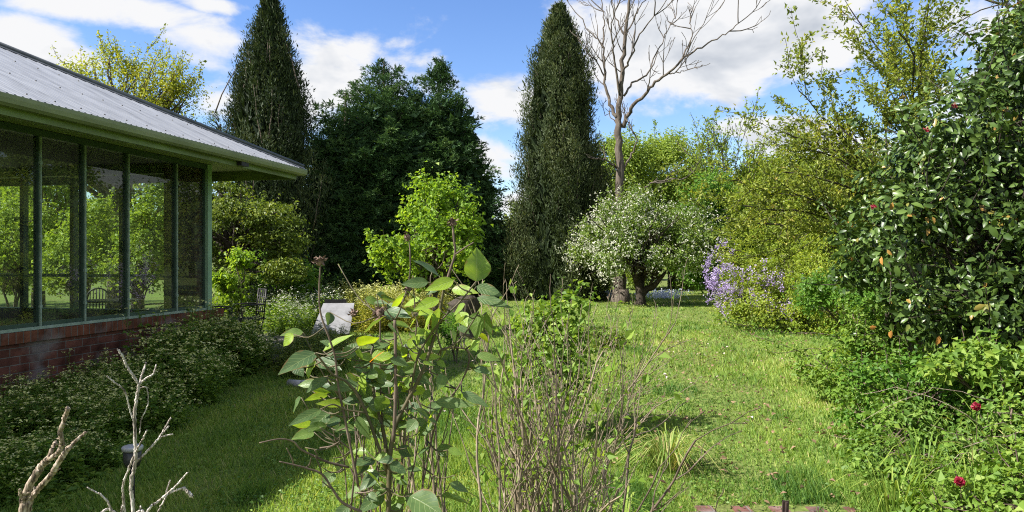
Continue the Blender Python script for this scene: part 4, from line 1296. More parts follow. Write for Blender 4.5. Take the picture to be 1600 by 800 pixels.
# distant tree belt closing the view
def belt():
    protos = []
    for k, (mt, h) in enumerate(((M['olive'], 7.5), (M['conifer'], 9), (M['greenbg'], 7.0))):
        b = np.zeros(3)
        bl = [((0, 0, h * .5), (2.8, 2.8, h * .42))] + [((rng.uniform(-2, 2), rng.uniform(-2, 2), h * rng.uniform(.3, .85)), (1.6, 1.6, 1.3)) for _ in range(6)]
        protos.append(broadleaf('belt_tree', ['dull green tree in the distant belt behind the garden', 'blackish green tree in the distant belt behind the garden',
                                'mid green tree in the distant belt behind the garden'][k], 'tree', b, bl, 150, .55, 60, .22, .15, mt, .25, .4, limbs=14, group='distant belt of trees', shell=.4))
    i = 0
    spots = []
    for px in range(-60, 1750, 95):
        spots.append((px + rng.uniform(-30, 30), 50 + rng.uniform(-5, 6)))
    for px, d in spots:
        k = i % 3
        sc = rng.uniform(.85, 1.15) * (.72 if 700 < px < 860 else .85)
        p = G(px, d)
        if i < 3: protos[k].location = tuple(p); protos[k].scale = (sc,) * 3
        else: dup(protos[k], p, rnd(1, 0, 6.28)[0], sc)
        i += 1


belt()

# right-hand trees (also what the sunroom glass mirrors)
broadleaf('golden_shrub', 'golden yellow shrub carrying the mauve wisteria', 'shrub', G(1215, 19),
          [B(1190, 385, 18.5, 62, 75), B(1230, 330, 19, 80, 60), B(1275, 390, 18.5, 70, 80), B(1160, 425, 18, 42, 45), B(1215, 440, 17.6, 60, 38), B(1180, 310, 19, 40, 36)],
          300, .26, 66, .065, .036, M['yellow'], .06, .35, limbs=50, shell=.45, stems=4, flat=.5)
broadleaf('golden_shrub', 'taller golden shrub leaning towards the dark camellia', 'shrub', G(1330, 14.5),
          [B(1320, 330, 14.5, 80, 85), B(1300, 410, 14.2, 70, 60), B(1370, 300, 14.8, 70, 90), B(1280, 320, 14.5, 45, 55), B(1330, 440, 13.6, 60, 40)],
          280, .22, 64, .055, .03, M['yellow'], .06, .35, limbs=60, shell=.45, stems=4, flat=.5)
broadleaf('green_shrub', 'fresh green shrub at the foot of the golden shrubs', 'shrub', G(1330, 11.2),
          [B(1310, 450, 11.2, 62, 34), B(1360, 440, 10.8, 60, 46), B(1280, 470, 11.6, 40, 22), B(1390, 470, 10.2, 60, 50)],
          170, .15, 60, .05, .035, M['greenbg'], .03, .3, limbs=30, shell=.4, stems=4)


broadleaf('golden_shrub', 'broad golden shrub low between the wisteria and the camellia', 'shrub', G(1255, 16.2),
          [B(1245, 400, 16.2, 62, 52), B(1200, 440, 16.6, 60, 40), B(1290, 440, 15.6, 60, 40), B(1230, 468, 15.8, 70, 22), B(1180, 470, 16.2, 44, 20), B(1295, 472, 15.2, 50, 24), B(1200, 497, 16.0, 60, 18), B(1265, 502, 15.4, 60, 18), B(1325, 500, 14.6, 60, 26), B(1142, 490, 17.1, 30, 16), B(1150, 440, 17.8, 36, 46), B(1262, 360, 16.4, 44, 40)],
          400, .2, 60, .055, .034, M['yellow'], .04, .3, limbs=40, shell=.4, stems=4, flat=.5)


def wisteria():
    t = thing('wisteria', 'mauve flowering wisteria spilling from the golden shrub over the lawn', 'climber', G(1150, 17.3))
    b = G(1150, 17.3)
    m, tm = MB(), MB()
    spots = [(1125, 385, 5), (1118, 410, 9), (1122, 428, 9), (1135, 400, 4), (1122, 450, 8), (1140, 453, 8), (1118, 458, 7), (1150, 448, 6), (1165, 428, 5), (1180, 436, 4), (1200, 425, 5), (1215, 432, 5),
             (1225, 415, 4), (1190, 460, 5), (1210, 462, 6), (1222, 470, 6), (1235, 475, 4), (1165, 470, 4), (1140, 470, 4), (1250, 420, 2), (1260, 395, 2), (1240, 435, 3), (1180, 410, 2), (1145, 420, 5), (1130, 440, 6), (1232, 478, 4), (1160, 458, 5), (1185, 445, 4), (1200, 470, 4), (1250, 470, 1), (1120, 440, 6), (1128, 465, 5), (1110, 425, 4)]
    for px, py, k in spots:
        for _ in range(k):
            q = P(px + rng.normal(0, 9), py + rng.normal(0, 8), float(np.interp(px, [1110, 1150, 1250], [17.0, 16.3, 15.2])) + rng.uniform(-.2, .5)) - b
            n = 24
            tt = rnd(n) ; L = rng.uniform(.16, .3)
            pos = q + np.stack([rng.standard_normal(n) * .05 * (1.2 - tt), rng.standard_normal(n) * .05 * (1.2 - tt), -tt * L], -1)
            v = np.clip(1 - tt + rng.normal(0, .2, n), 0, 1) * .8
            leaves(m, pos, rdir(n), rdir(n), .042, .036, v, 0, 'r', fold=.3)
    for k in range(14):
        p = np.array([rng.uniform(.4, 2.2), .8, 0]); q = P(rng.choice([1120, 1140, 1180, 1220]) + rng.normal(0, 8), rng.uniform(385, 440), 17.2) - b
        limb(tm, p, q, .03, .008, .25, 10, 5)
    lm = MB(); n = 70
    cc = np.array([P(rng.uniform(1112, 1250), rng.uniform(385, 476), 0) if False else P(px_, py_, float(np.interp(px_, [1110, 1150, 1250], [17.0, 16.3, 15.2])) + rng.uniform(-.05, .6)) - b for px_, py_ in zip(rnd(n, 1118, 1255), rnd(n, 392, 484))])
    leaf_cloud(lm, cc, cc - [0, .5, .3], .12, 34, .06, .032, 0, .6, .6); lm.build('leaves', M['yellow'], t)
    tm.build('stem', M['bark'], t); m.build('blossoms', M['wist'], t)


wisteria()


# camellia
def camellia_extra(t, cen, bc, tm, mb):
    for p in (P(1448, 203, 6.2), P(1365, 322, 5.9), P(1490, 165, 5.9)):
        m = MB(); p = p - CB; n = 22
        leaves(m, p + rng.standard_normal((n, 3)) * .008, rdir(n), rdir(n), .017, .017, rnd(n), 0, 'r', fold=.3)
        m.build('flower', M['red'], t)


CB = np.array([5.1, 7.0, 0])
broadleaf('camellia', 'big glossy dark green camellia bush filling the picture edge by the lawn', 'shrub', CB,
          [((4.75, 7.0, 1.9), (1.35, 1.5, 1.3)), ((4.25, 6.8, 1.9), (.85, 1.1, .95)), ((3.95, 6.7, 1.55), (.72, .9, .7)), ((5.0, 6.8, 2.9), (.9, 1.1, .85)), ((4.5, 6.9, 2.55), (.7, .9, .6)), ((5.7, 7.0, 2.4), (1.2, 1.4, 1.8)), ((5.35, 6.6, 3.5), (.65, .8, .6)), ((4.3, 6.3, 1.05), (.85, .7, .45)), ((5.2, 5.9, 1.7), (.8, .7, .9)), ((3.45, 6.4, 1.95), (.4, .5, .35)), ((4.05, 6.5, 2.85), (.4, .5, .35)), ((3.5, 6.2, 1.15), (.4, .4, .35)), ((4.65, 6.4, 3.45), (.35, .4, .35))],
          720, .17, 54, .071, .034, M['camellia'], .09, .2, barkm='darkbark', limbs=70, shell=.42, shape='l', stems=5, up=.45, hang=.25, extra=camellia_extra, zmin=.45, fold=.16, vmix=.2, droop=.12)


def open_tree():
    """sparse tree with long ascending limbs behind the camellia"""
    t = thing('plum_tree', 'open yellow green tree with long slender limbs above the camellia', 'tree', G(1440, 9.5))
    b = G(1440, 9.5)
    tm, mb, tips = MB(), MB(), []
    cfg = dict(seg=.16, wob=.085, up=[.0, .03, .03], lev=2, n=[9, 4, 0], ang=[38, 42, 0], ratio=.36, rr=.5, rmin=.0035, t0=.25)
    ends = [((1480, 300), (1210, 130)), ((1450, 330), (1215, 165)), ((1450, 280), (1300, 105)), ((1430, 330), (1290, 175)), ((1440, 200), (1340, 5)), ((1400, 330), (1250, 240)),
            ((1440, 250), (1418, 70)), ((1437, 200), (1420, -30)), ((1480, 260), (1300, 60)), ((1400, 380), (1180, 300)), ((1420, 400), (1150, 345)), ((1500, 250), (1500, -20)), ((1390, 260), (1380, 120)), ((1400, 300), (1320, 230)), ((1380, 340), (1290, 290)), ((1380, 300), (1330, 190)), ((1470, 200), (1460, 60)), ((1400, 320), (1300, 250)), ((1440, 260), (1380, 180)), ((1390, 350), (1240, 310)), ((1400, 360), (1270, 350))]
    for (a, e) in ends:
        dd = 9.5 + rng.uniform(-.6, 1.2)
        p = P(*a, dd) - b; q = P(*e, dd + rng.uniform(-.8, .8)) - b
        L = np.linalg.norm(q - p)
        limb(tm, np.array([0, .3, .2]) + rng.normal(0, .1, 3), p, .04, .022, .05, 8, 5)
        grow(tm, p, nz(q - p), L, .017, 0, cfg, tips)
    tip_leaves(mb, tips, 78, .056, .028, 1, spread=.035, up=.6)
    tip_leaves(mb, [x for x in tips if x[2] == 0], 30, .05, .024, 0, spread=.04, up=.6, start=.35)
    tm.build('trunk', M['darkbark'], t); mb.build('crown', M['plum'], t)


open_tree()


def weeping():
    t = thing('birch_tree', 'fine twigged birch hanging into the picture from the top corner', 'tree', G(1760, 10.5))
    b = G(1760, 10.5)
    tm, mb, tips = MB(), MB(), []
    trunk_poly(tm, [(0, 0, -.1), (.1, 0, 2.5), (0, .1, 5), (.2, 0, 7.5)], [.14, .12, .09, .05])
    cfg = dict(seg=.16, wob=.10, up=[.02, -.06, -.16, -.22], lev=3, n=[7, 5, 3, 0], ang=[36, 46, 46, 0], ratio=.44, rr=.5, rmin=.0022, t0=.2)
    for a, e in (((1740, 150), (1480, -60)), ((1750, 80), (1400, -110)), ((1740, 200), (1560, 10)), ((1760, 30), (1560, -120)), ((1730, 120), (1540, -20)), ((1700, 60), (1330, -60)), ((1700, 30), (1440, -40))):
        p = P(*a, 10.5) - b; q = P(*e, 10.2 + rng.uniform(-1, 1)) - b
        grow(tm, p, nz(q - p), np.linalg.norm(q - p), .028, 0, cfg, tips)
    tip_leaves(mb, tips, 20, .040, .028, 2, spread=.015, up=.2)
    tm.build('trunk', M['bark'], t); mb.build('crown', M['plum'], t)


weeping()
bg_tree('tall green tree added out of view beyond the camellia for the reflection', 1900, 120, 470, 16, 240, M['greenbg'], 170, .12, .08, None, .4, 60)  # this tree and the next are added unseen for the sunroom panes to reflect
bg_tree('golden tree added out of view beyond the birch for the reflection', 2300, 60, 470, 13, 330, M['yellow'], 170, .10, .06, None, .4, 60)


for x_, y_, h_, lab in ((13.5, 20.5, 6.3, 'dense green tree added for the reflection, hidden behind the camellia'), (18.5, 18.5, 7.2, 'dense green tree added for the reflection, out of view beyond the camellia'), (9.8, 15.5, 4.6, 'small dense tree added for the reflection, directly behind the camellia'), (11.8, 25.5, 5.7, 'dense low tree added for the reflection, behind the golden shrubs next to the plum branches'), (16.4, 22.5, 6.9, 'broad dense tree added for the reflection, well behind the camellia'), (22, 20, 8.0, 'farthest dense tree added for the reflection, out of view beyond the camellia')):
    broadleaf('reflection_tree', lab, 'tree', (x_, y_, 0), [((x_, y_, h_ * .5), (2.6, 2.4, h_ * .42)), ((x_ + 1, y_, h_ * .75), (1.6, 1.6, h_ * .22)), ((x_ - 1.2, y_, h_ * .45), (1.7, 1.6, h_ * .3))], 190, .42, 60, .13, .09, M['olive'], .15, .3, limbs=20, shell=.45)  # trees added to darken what the sunroom panes reflect

# ------------------------------------------------------------------ flowering weeds
def weed_proto(label, group, h, lm, fm, nst=16, spread=.16, nl=14, fl=9, ls=(.07, .03), fsz=.016):
    t = thing('flowering_weed', label, 'weed', (0, 0, 0), 0, group)
    m, f = MB(), MB()
    for s in range(nst):
        a = rnd(1, 0, 6.28)[0]; r = spread * math.sqrt(rnd(1)[0]); hh = h * rng.uniform(.55, 1.05)
        p0 = np.array([math.cos(a) * r * .5, math.sin(a) * r * .5, -.02]); p1 = np.array([math.cos(a) * r * 1.6, math.sin(a) * r * 1.6, hh])
        c = curve([p0, (p0 + p1) / 2 + rng.normal(0, .03, 3), p1], 6)
        tube(m, c, np.linspace(.0035, .0018, 6), 3, .4, cap=False)
        k = nl
        tt = rnd(k, .05, .95); pos = np.stack([np.interp(tt, np.linspace(0, 1, 6), c[:, i]) for i in range(3)], -1)
        az = rnd(k, 0, 6.28)
        d = np.stack([np.cos(az), np.sin(az), rnd(k, -.2, .6)], -1)
        sz = (1.25 - tt * .8)
        leaves(m, pos + d * .02, d, nz(UP + rng.standard_normal((k, 3)) * .4), ls[0] * sz, ls[1] * sz, rnd(k), 0, 'r')
        for u in range(3):
            ctr = c[-1] + np.array([rng.normal(0, .045), rng.normal(0, .045), rng.uniform(-.06, .03)])
            tube(m, [c[-2], ctr], [.0015, .001], 3, .5, cap=False)
            pos = ctr + rng.standard_normal((fl, 3)) * [.013, .013, .006]
            leaves(f, pos, rdir(fl) * [1, 1, .2], nz(UP + rng.standard_normal((fl, 3)) * .35), fsz, fsz, rnd(fl), 0, 'r', fold=.1, droop=0)
    m.build('foliage', lm, t); f.build('blossoms', fm, t)
    return t


def place_weeds():
    g1 = 'cream flowered weeds along the shaded wall'
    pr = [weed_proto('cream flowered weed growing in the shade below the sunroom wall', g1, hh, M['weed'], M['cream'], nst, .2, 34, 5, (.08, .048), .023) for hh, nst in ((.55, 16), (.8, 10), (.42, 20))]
    first = [True] * 3
    i = 0
    while i < 110:
        d = rng.uniform(4.5, 10.6); w = max(.8, 2.7 - (d - 4.5) * .36)
        x = wall_x(d) + .15 + w * rnd(1)[0] ** 1.2
        if (x / d * F + 800) < -90 or patch(np.array(x), np.array(d), 2.5) < -.35: continue
        k = i % 3; sc = rng.uniform(.7, 1.1) * ((1.35 if d > 7.7 else .75) if x - wall_x(d) < 1.0 else .85)
        loc = (x, d, float(gz(x, d)))
        if first[k]: first[k] = False; pr[k].location = loc; pr[k].scale = (sc,) * 3
        else: dup(pr[k], loc, rnd(1, 0, 6.28)[0], sc)
        i += 1
    # the sunlit bank behind the white panel
    g2 = 'white flowered green weeds left of the white panel'
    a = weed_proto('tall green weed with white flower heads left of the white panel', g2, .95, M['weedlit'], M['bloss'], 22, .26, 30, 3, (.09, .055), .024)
    n = 0
    for k in range(30):
        px = rng.uniform(385, 520); d = rng.uniform(13.5, 16.2)
        if px > 480 and d < 15: d += 1.5
        loc = G(px, d); sc = rng.uniform(.7, 1.05) * (.8 if d < 14.2 else 1)
        if n == 0: a.location = tuple(loc); a.scale = (sc,) * 3
        else: dup(a, loc, rnd(1, 0, 6.28)[0], sc)
        n += 1
    g3 = 'yellow flowered weeds behind the white panel'
    a = weed_proto('tall yellow flowered weed in the sunlit bank behind the white panel', g3, 1.0, M['weedyel'], M['cream'], 28, .26, 30, 5, (.07, .03), .022)
    n = 0
    for k in range(34):
        px = rng.uniform(525, 690); d = rng.uniform(15.0, 17.2)
        loc = G(px, d); sc = rng.uniform(.8, 1.08)
        if n == 0: a.location = tuple(loc); a.scale = (sc,) * 3
        else: dup(a, loc, rnd(1, 0, 6.28)[0], sc)
        n += 1
    g4 = 'dull weeds in front of the patio edging'
    a = weed_proto('dull olive brown weed standing in front of the low patio edging', g4, .5, M['olive'], M['straw'], 24, .24, 24, 3, (.06, .022), .016)
    e0, e1 = H(1.35, -.2), G(486, 13.1)
    for k in range(30):
        f_ = rnd(1)[0] * .78; loc = e0 + (e1 - e0) * f_ + np.array([rng.uniform(.1, .75), rng.uniform(-.8, .0), 0]); sc = rng.uniform(.75, 1.1)
        if k == 0: a.location = tuple(loc); a.scale = (sc,) * 3
        else: dup(a, loc, rnd(1, 0, 6.28)[0], sc)
    # dense low undergrowth under them (one mass)
    m = MB()
    n = 42000
    d = rnd(n, 3.2, 11); w = np.maximum(.8, 2.6 - (d - 4.5) * .34)
    x = wall_x(d) + .06 + w * rnd(n)
    edge = (x - wall_x(d)) / w
    z = gz(x, d) + rnd(n) ** 1.3 * (np.where(d < 8, .27, .40) + .12 * patch(x, d, 3)) * np.clip(1.15 - edge, .1, 1)
    az = rnd(n, 0, 6.28); dd = np.stack([np.cos(az), np.sin(az), rnd(n, -.3, .5)], -1)
    s = rnd(n, .03, .075)
    leaves(m, np.stack([x, d, z], -1), dd, nz(UP + rng.standard_normal((n, 3)) * .45), s, s * .6, rnd(n), 0, 'r')
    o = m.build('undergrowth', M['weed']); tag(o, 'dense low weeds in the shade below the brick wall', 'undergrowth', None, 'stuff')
    # pale bluebells in the grass under the far trees
    m = MB()
    n = 1500
    px = np.concatenate([rng.normal(945, 18, 800), rng.normal(1040, 16, 700)]); d = rng.uniform(27.5, 31, n)
    x = (px - 800) / F * d
    pos = np.stack([x, d, gz(x, d) + rnd(n, .02, .25)], -1)
    leaves(m, pos, rdir(n), rdir(n), .07, .06, rnd(n), 0, 'r')
    o = m.build('wildflowers', M['bluebell']); tag(o, 'pale blue and white wildflowers under the far trees', 'wildflowers', None, 'stuff')


place_weeds()


# ------------------------------------------------------------------ right foreground growth
def bramble(label, base, blobs, n, mat, L=.045, W=.03, per=46, cr=.11, name='bramble', group=None):
    return broadleaf(name, label, 'bush', base, blobs, n, cr, per, L, W, mat, .012, .3, barkm='dtwig', limbs=26, shell=.3, stems=5, flat=.6, up=.7, zmin=.02, group=group)


bramble('light green bramble mound at the foot of the camellia', (3.4, 6.1, 0), [((3.35, 6.1, .35), (.55, .5, .5)), ((3.75, 5.8, .45), (.5, .5, .5))], 120, M['greenbg'])
bramble('low green bush between the camellia and the open lawn', (3.6, 7.4, 0), [((3.65, 7.3, .4), (.5, .6, .55)), ((3.95, 7.5, .7), (.5, .5, .6)), ((3.55, 7.9, .25), (.4, .4, .3))], 130, M['weedlit'])
bramble('bright green leafy plants in the bottom corner of the garden', (3.0, 4.0, 0), [((2.75, 4.0, .08), (.5, .45, .18)), ((3.2, 4.1, .2), (.5, .5, .28)), ((2.3, 4.15, .02), (.35, .3, .08))], 130, M['weedlit'], .042, .032)
bramble('tangled green bramble with straw coloured canes beside the red blooms', (3.5, 4.9, 0), [((3.45, 4.9, .25), (.5, .45, .3)), ((3.9, 5.0, .45), (.6, .5, .38))], 110, M['weed'], .042, .028)
bramble('arching leafy bramble shoots at the picture edge under the camellia', (3.9, 5.5, 0), [((3.7, 5.5, .75), (.5, .35, .22)), ((4.1, 5.4, .85), (.4, .35, .2))], 60, M['weedlit'], .055, .038)
bramble('loose weedy bush spreading onto the lawn from the bramble bank', (2.85, 5.3, 0), [((2.85, 5.2, .10), (.4, .6, .18)), ((3.1, 5.6, .25), (.35, .4, .28))], 80, M['weed'], .045, .03)


def canes():
    t = thing('dry_canes', 'heap of dry straw coloured canes and stalks over the brambles', 'canes', (3.4, 4.8, 0))
    m = MB()
    for k in range(52):
        p = np.array([rng.uniform(-.3, .9), rng.uniform(-.5, .7), rng.uniform(.12, .62)])
        a = rng.uniform(-.5, .5) + (math.pi if rng.random() < .5 else 0); L = rng.uniform(.25, 1.0)
        q = p + np.array([math.cos(a), math.sin(a) * .6, rng.uniform(-.25, .3)]) * L
        limb(m, p, q, .0035, .0016, rng.uniform(-.05, .18), 8, 4, .05)
    m.build('stalks', M['tanwood'], t)
    m = MB()
    n = 260
    pos = np.stack([rnd(n, -.6, .9), rnd(n, -.6, .6), rnd(n, .05, .5)], -1)
    leaves(m, pos, nz(rdir(n) + UP * .4), rdir(n), rnd(n, .12, .3), .007, rnd(n), 0, 'l', fold=.1, droop=.3)
    m.build('leaves', M['straw'], t)
    for lab, px, py, d in (('crimson bloom caught among the dry canes', 1525, 635, 4.7), ('small red bloom low down in the bright leaves of the corner', 1500, 752, 4.05)):
        p = P(px, py, d)
        f = thing('flower', lab, 'flower', p); mm = MB()
        n = 40
        o = rdir(n)
        leaves(mm, o * .006, o, rdir(n), .027, .026, rnd(n), 0, 'l', fold=.3); mm.build('petals', M['red'], f)
        mm = MB(); tube(mm, curve([(0, 0, 0), (.02, .02, -.12), (.03, .06, -p[2])], 8), .003, 5); mm.build('stalk', M['gstem'], f)


canes()


def lawn_twig():
    t = thing('arching_branch', 'thin leafy branch arching out of the bank over the lawn', 'branch', G(1330, 9.0))
    b = G(1330, 9.0); m, l, tips = MB(), MB(), []
    for pts in ([(1345, 560), (1300, 548), (1260, 545), (1220, 552), (1190, 545)], [(1350, 545), (1290, 522), (1230, 520), (1160, 508), (1118, 498)], [(1360, 530), (1270, 555), (1240, 545), (1180, 525)], [(1300, 590), (1262, 570), (1240, 550)]):
        c = curve([P(x, y, 9 + rng.uniform(-.2, .2)) - b for x, y in pts], 14)
        tube(m, c, np.linspace(.007, .003, 14), 4); tips.append((c, np.gradient(c, axis=0), 1))
    tip_leaves(l, tips, 60, .05, .03, 0, spread=.03, up=.8, start=.05)
    m.build('stem', M['dtwig'], t); l.build('leaves', M['weedlit'], t)


lawn_twig()


def tuft(label, base, n, h, mat, spread, name='grass_tuft', W=.012, flat=.9, dead=None):
    t = thing(name, label, 'plant', base)
    m = MB()
    for k in range(n):
        a = rnd(1, 0, 6.28)[0]; r0 = spread * .3 * rnd(1)[0]; L = h * rng.uniform(.6, 1.2); le = rng.uniform(.3, 1.1) * flat
        c = [np.array([math.cos(a) * r0, math.sin(a) * r0, -.01]), np.array([math.cos(a) * (r0 + L * .35 * le), math.sin(a) * (r0 + L * .35 * le), L * .55]), np.array([math.cos(a) * (r0 + L * .9 * le), math.sin(a) * (r0 + L * .9 * le), L * (.75 - .45 * le)])]
        q = curve(c, 7); s = np.array([-math.sin(a), math.cos(a), 0]); w = W * np.array([.6, 1, 1, .9, .7, .45, .08])
        v = np.concatenate([np.stack([q[i] - s * w[i] / 2, q[i] + UP * .002 * 0 - UP * w[i] * .2, q[i] + s * w[i] / 2]) for i in range(7)])
        f = []
        for i in range(6):
            for j in range(2): f.append((i * 3 + j, i * 3 + j + 1, i * 3 + j + 4, i * 3 + j + 3))
        m.add(v, np.array(f), rnd(1)[0], 0, True)
    m.build('leaves', mat, t)
    return t


tuft('strappy yellowing grass tuft on the lawn in front of the bare stems', G(1042, 5.35), 150, .44, M['straw'], .35, flat=1.25, W=.009)
tuft('green strap leaved clump at the foot of the bare stems', G(905, 3.7), 60, .52, M['weedlit'], .4, W=.02, flat=.7)
tuft('strap leaved clump among the crooked twigs, nearest the tufted lawn', G(968, 3.9), 50, .42, M['weedlit'], .35, W=.018, flat=.8)
tuft('strap leaved clump between the large leaved shrub and the grey stems', G(770, 3.4), 50, .4, M['weedlit'], .35, W=.018, flat=.8)
for px_, d_, lab_ in ((1440, 4.9, 'long bladed grass tuft left of the dry canes'), (1520, 4.35, 'long bladed grass tuft under the crimson bloom'), (1575, 5.0, 'long bladed grass tuft at the edge behind the dry canes'), (1395, 4.3, 'long bladed grass tuft at the lawn edge of the bright leafy corner')):
    tuft(lab_, G(px_, d_), 70, .55, M['weedlit'], .4, W=.009, flat=.9)
tuft('small upright grass tuft on the far lawn', G(968, 13.6), 34, .22, M['weed'], .2, W=.02)
broadleaf('mound_plant', 'greyish brown mound of dead stalks with green leaves on the lawn', 'plant', G(960, 12.4),
          [((G(955, 12.4)[0], 12.4, .15), (.38, .3, .25)), ((G(935, 12.2)[0], 12.2, .12), (.2, .2, .2))], 40, .09, 40, .05, .03, M['olive'], .01, .3, barkm='twig', limbs=60, shell=.2, stems=5)
broadleaf('leafy_shrub', 'leafy green shrub standing behind the bare grey stems', 'shrub', G(868, 6.6),
          [B(885, 485, 6.6, 32, 34), B(850, 510, 6.6, 48, 44), B(885, 545, 6.4, 46, 48), B(830, 560, 6.4, 45, 50), B(875, 590, 6.2, 55, 50)],
          110, .11, 44, .055, .04, M['weedlit'], .015, .3, barkm='twig', limbs=30, shell=.25, stems=4)
broadleaf('blue_green_plant', 'bluish green feathery plant on the lawn behind the large leaved shrub', 'plant', G(712, 10.6),
          [B(712, 505, 10.6, 22, 26), B(700, 520, 10.5, 16, 16)], 34, .09, 50, .06, .014, M['greenbg'], .01, .3, limbs=12, shell=.2, stems=4)


def stump():
    t = thing('stump', 'dark mossy tree stump among the weeds behind the large leaved shrub', 'stump', G(720, 14.2))
    m = MB(); tube(m, curve([(0, 0, -.1), (.03, 0, .15), (-.03, .02, .4), (.05, 0, .66), (.02, .0, .84)], 14), np.interp(np.linspace(0, 1, 14), [0, .3, .8, .93, 1], [.42, .30, .29, .24, .08]), 16, bump=.12); m.build('trunk', M['darkbark'], t)


stump()


# ------------------------------------------------------------------ bare stems, middle foreground
def bare_bush(label, base, stems, cfg, d0, mat, name='bare_bush'):
    t = thing(name, label, 'bush', base)
    m, tips = MB(), []
    for (bx, by, tx, ty, r) in stems:
        p = P(bx, by, d0 + rng.uniform(-.25, .25)); p[2] = max(p[2], -.02)
        q = P(tx, ty, d0 + rng.uniform(-.35, .45)); L = np.linalg.norm(q - p)
        grow(m, p - base, nz(q - p), L, r, 0, cfg, tips)
    m.build('stems', M[mat], t)
    return t, tips


cfgA = dict(seg=.07, wob=.095, up=[.03, .06, .08], lev=2, n=[5, 2, 0], ang=[28, 34, 0], ratio=.18, rr=.62, rmin=.0013, t0=.45)
st = []
for k in range(64):
    tx = rng.normal(845, 55); bx = 845 + (tx - 845) * rng.uniform(.25, .6) + rng.normal(0, 18)
    st.append((bx, 1010, tx, rng.uniform(480, 700), rng.uniform(.0035, .0078)))
tA, _ = bare_bush('dense bush of upright bare grey stems in the foreground', G(845, 2.9), st, cfgA, 2.9, 'twig')
ml = MB(); tip_leaves(ml, [x for x in _ if x[2] > 0][::3], 16, .03, .02, 1, spread=.02); ml.build('leaves', M['weedlit'], tA)
cfgB = dict(seg=.07, wob=.13, up=[.03, .05, .06], lev=2, n=[5, 2, 0], ang=[42, 40, 0], ratio=.30, rr=.62, rmin=.0016, t0=.3)
st = [(930, 1050, 985, 650, .007), (920, 1050, 945, 620, .007), (940, 1050, 1000, 730, .006), (900, 1050, 870, 650, .006), (935, 1050, 990, 640, .006), (890, 1050, 800, 690, .006), (910, 1050, 915, 560, .006), (945, 1050, 1000, 740, .005)]
tB, _ = bare_bush('crooked forking bare shrub in front of the upright grey stems', G(925, 2.5), st, cfgB, 2.5, 'dtwig')
st = [(690, 1000, 760, 560, .006), (740, 1000, 790, 540, .006), (700, 1000, 735, 600, .005), (760, 1000, 800, 500, .005), (720, 1000, 700, 560, .006), (650, 1000, 640, 640, .006), (670, 1000, 690, 600, .006), (640, 1000, 600, 660, .005)]
tC, _ = bare_bush('thin bare stems between the large leaved shrub and the grey bush', G(720, 2.3), st, cfgA, 2.3, 'twig')
st = [(880, 1000, 905, 500, .004), (900, 1000, 920, 490, .004), (890, 1000, 930, 510, .004), (910, 1000, 920, 520, .004), (885, 1000, 880, 520, .004), (915, 1000, 940, 540, .004)] * 2
cfgD = dict(seg=.10, wob=.09, up=[.02, .06, .08], lev=2, n=[9, 4, 0], ang=[34, 34, 0], ratio=.18, rr=.6, rmin=.0014, t0=.3)
tD, tipsD = bare_bush('grey twiggy bush with tiny leaves behind the upright stems', G(900, 3.6), st, cfgD, 3.6, 'twig')
ml = MB(); tip_leaves(ml, tipsD, 26, .016, .01, 1, spread=.008); ml.build('leaves', M['weed'], tD)


# ------------------------------------------------------------------ bleached dead branches, left foreground
def dead_branch(label, d, lines, mat, base, thin=.68):
    t = thing('dead_branch', label, 'branch', base)
    m = MB()
    for pts, w0, w1, o0, o1 in lines:
        k = len(pts); o = np.linspace(o0, o1, k)
        c = np.array([P(x, y, d + oo) for (x, y), oo in zip(pts, o)]) - base
        n = max(14, k * 12)
        cc = curve(c, n); cc[1:-1] += rng.standard_normal((n - 2, 3)) * .0006
        r = np.linspace(w0, w1, n) / F * d / 2 * thin
        r = r * (1 + .04 * np.sin(np.arange(n) * .5 + rnd(1)[0] * 6) + .07 * rng.standard_normal(n) * (rnd(n) > .75))
        v0 = len(m.v); tube(m, cc, r, 10, bump=.05)
        # broken, splintered end
        ev = m.v[v0]; ax_ = nz(cc[-1] - cc[-3]); ev[-10:] += (ax_[None] * (rng.standard_normal((10, 1)) * r[-1] * .9)).astype(np.float32)
        for _ in range(int(len(pts) * .7)):      # broken side spurs and knots
            i = int(rng.uniform(.15, .9) * (n - 2)); e = nz(nz(cc[i + 1] - cc[i]) * .6 + rdir(1)[0])
            tube(m, [cc[i], cc[i] + e * r[i] * 1.3, cc[i] + e * r[i] * rng.uniform(1.6, 2.6)], [r[i] * .7, r[i] * .42, r[i] * .22], 6, bump=.12)
    m.build('wood', mat, t)
    return t


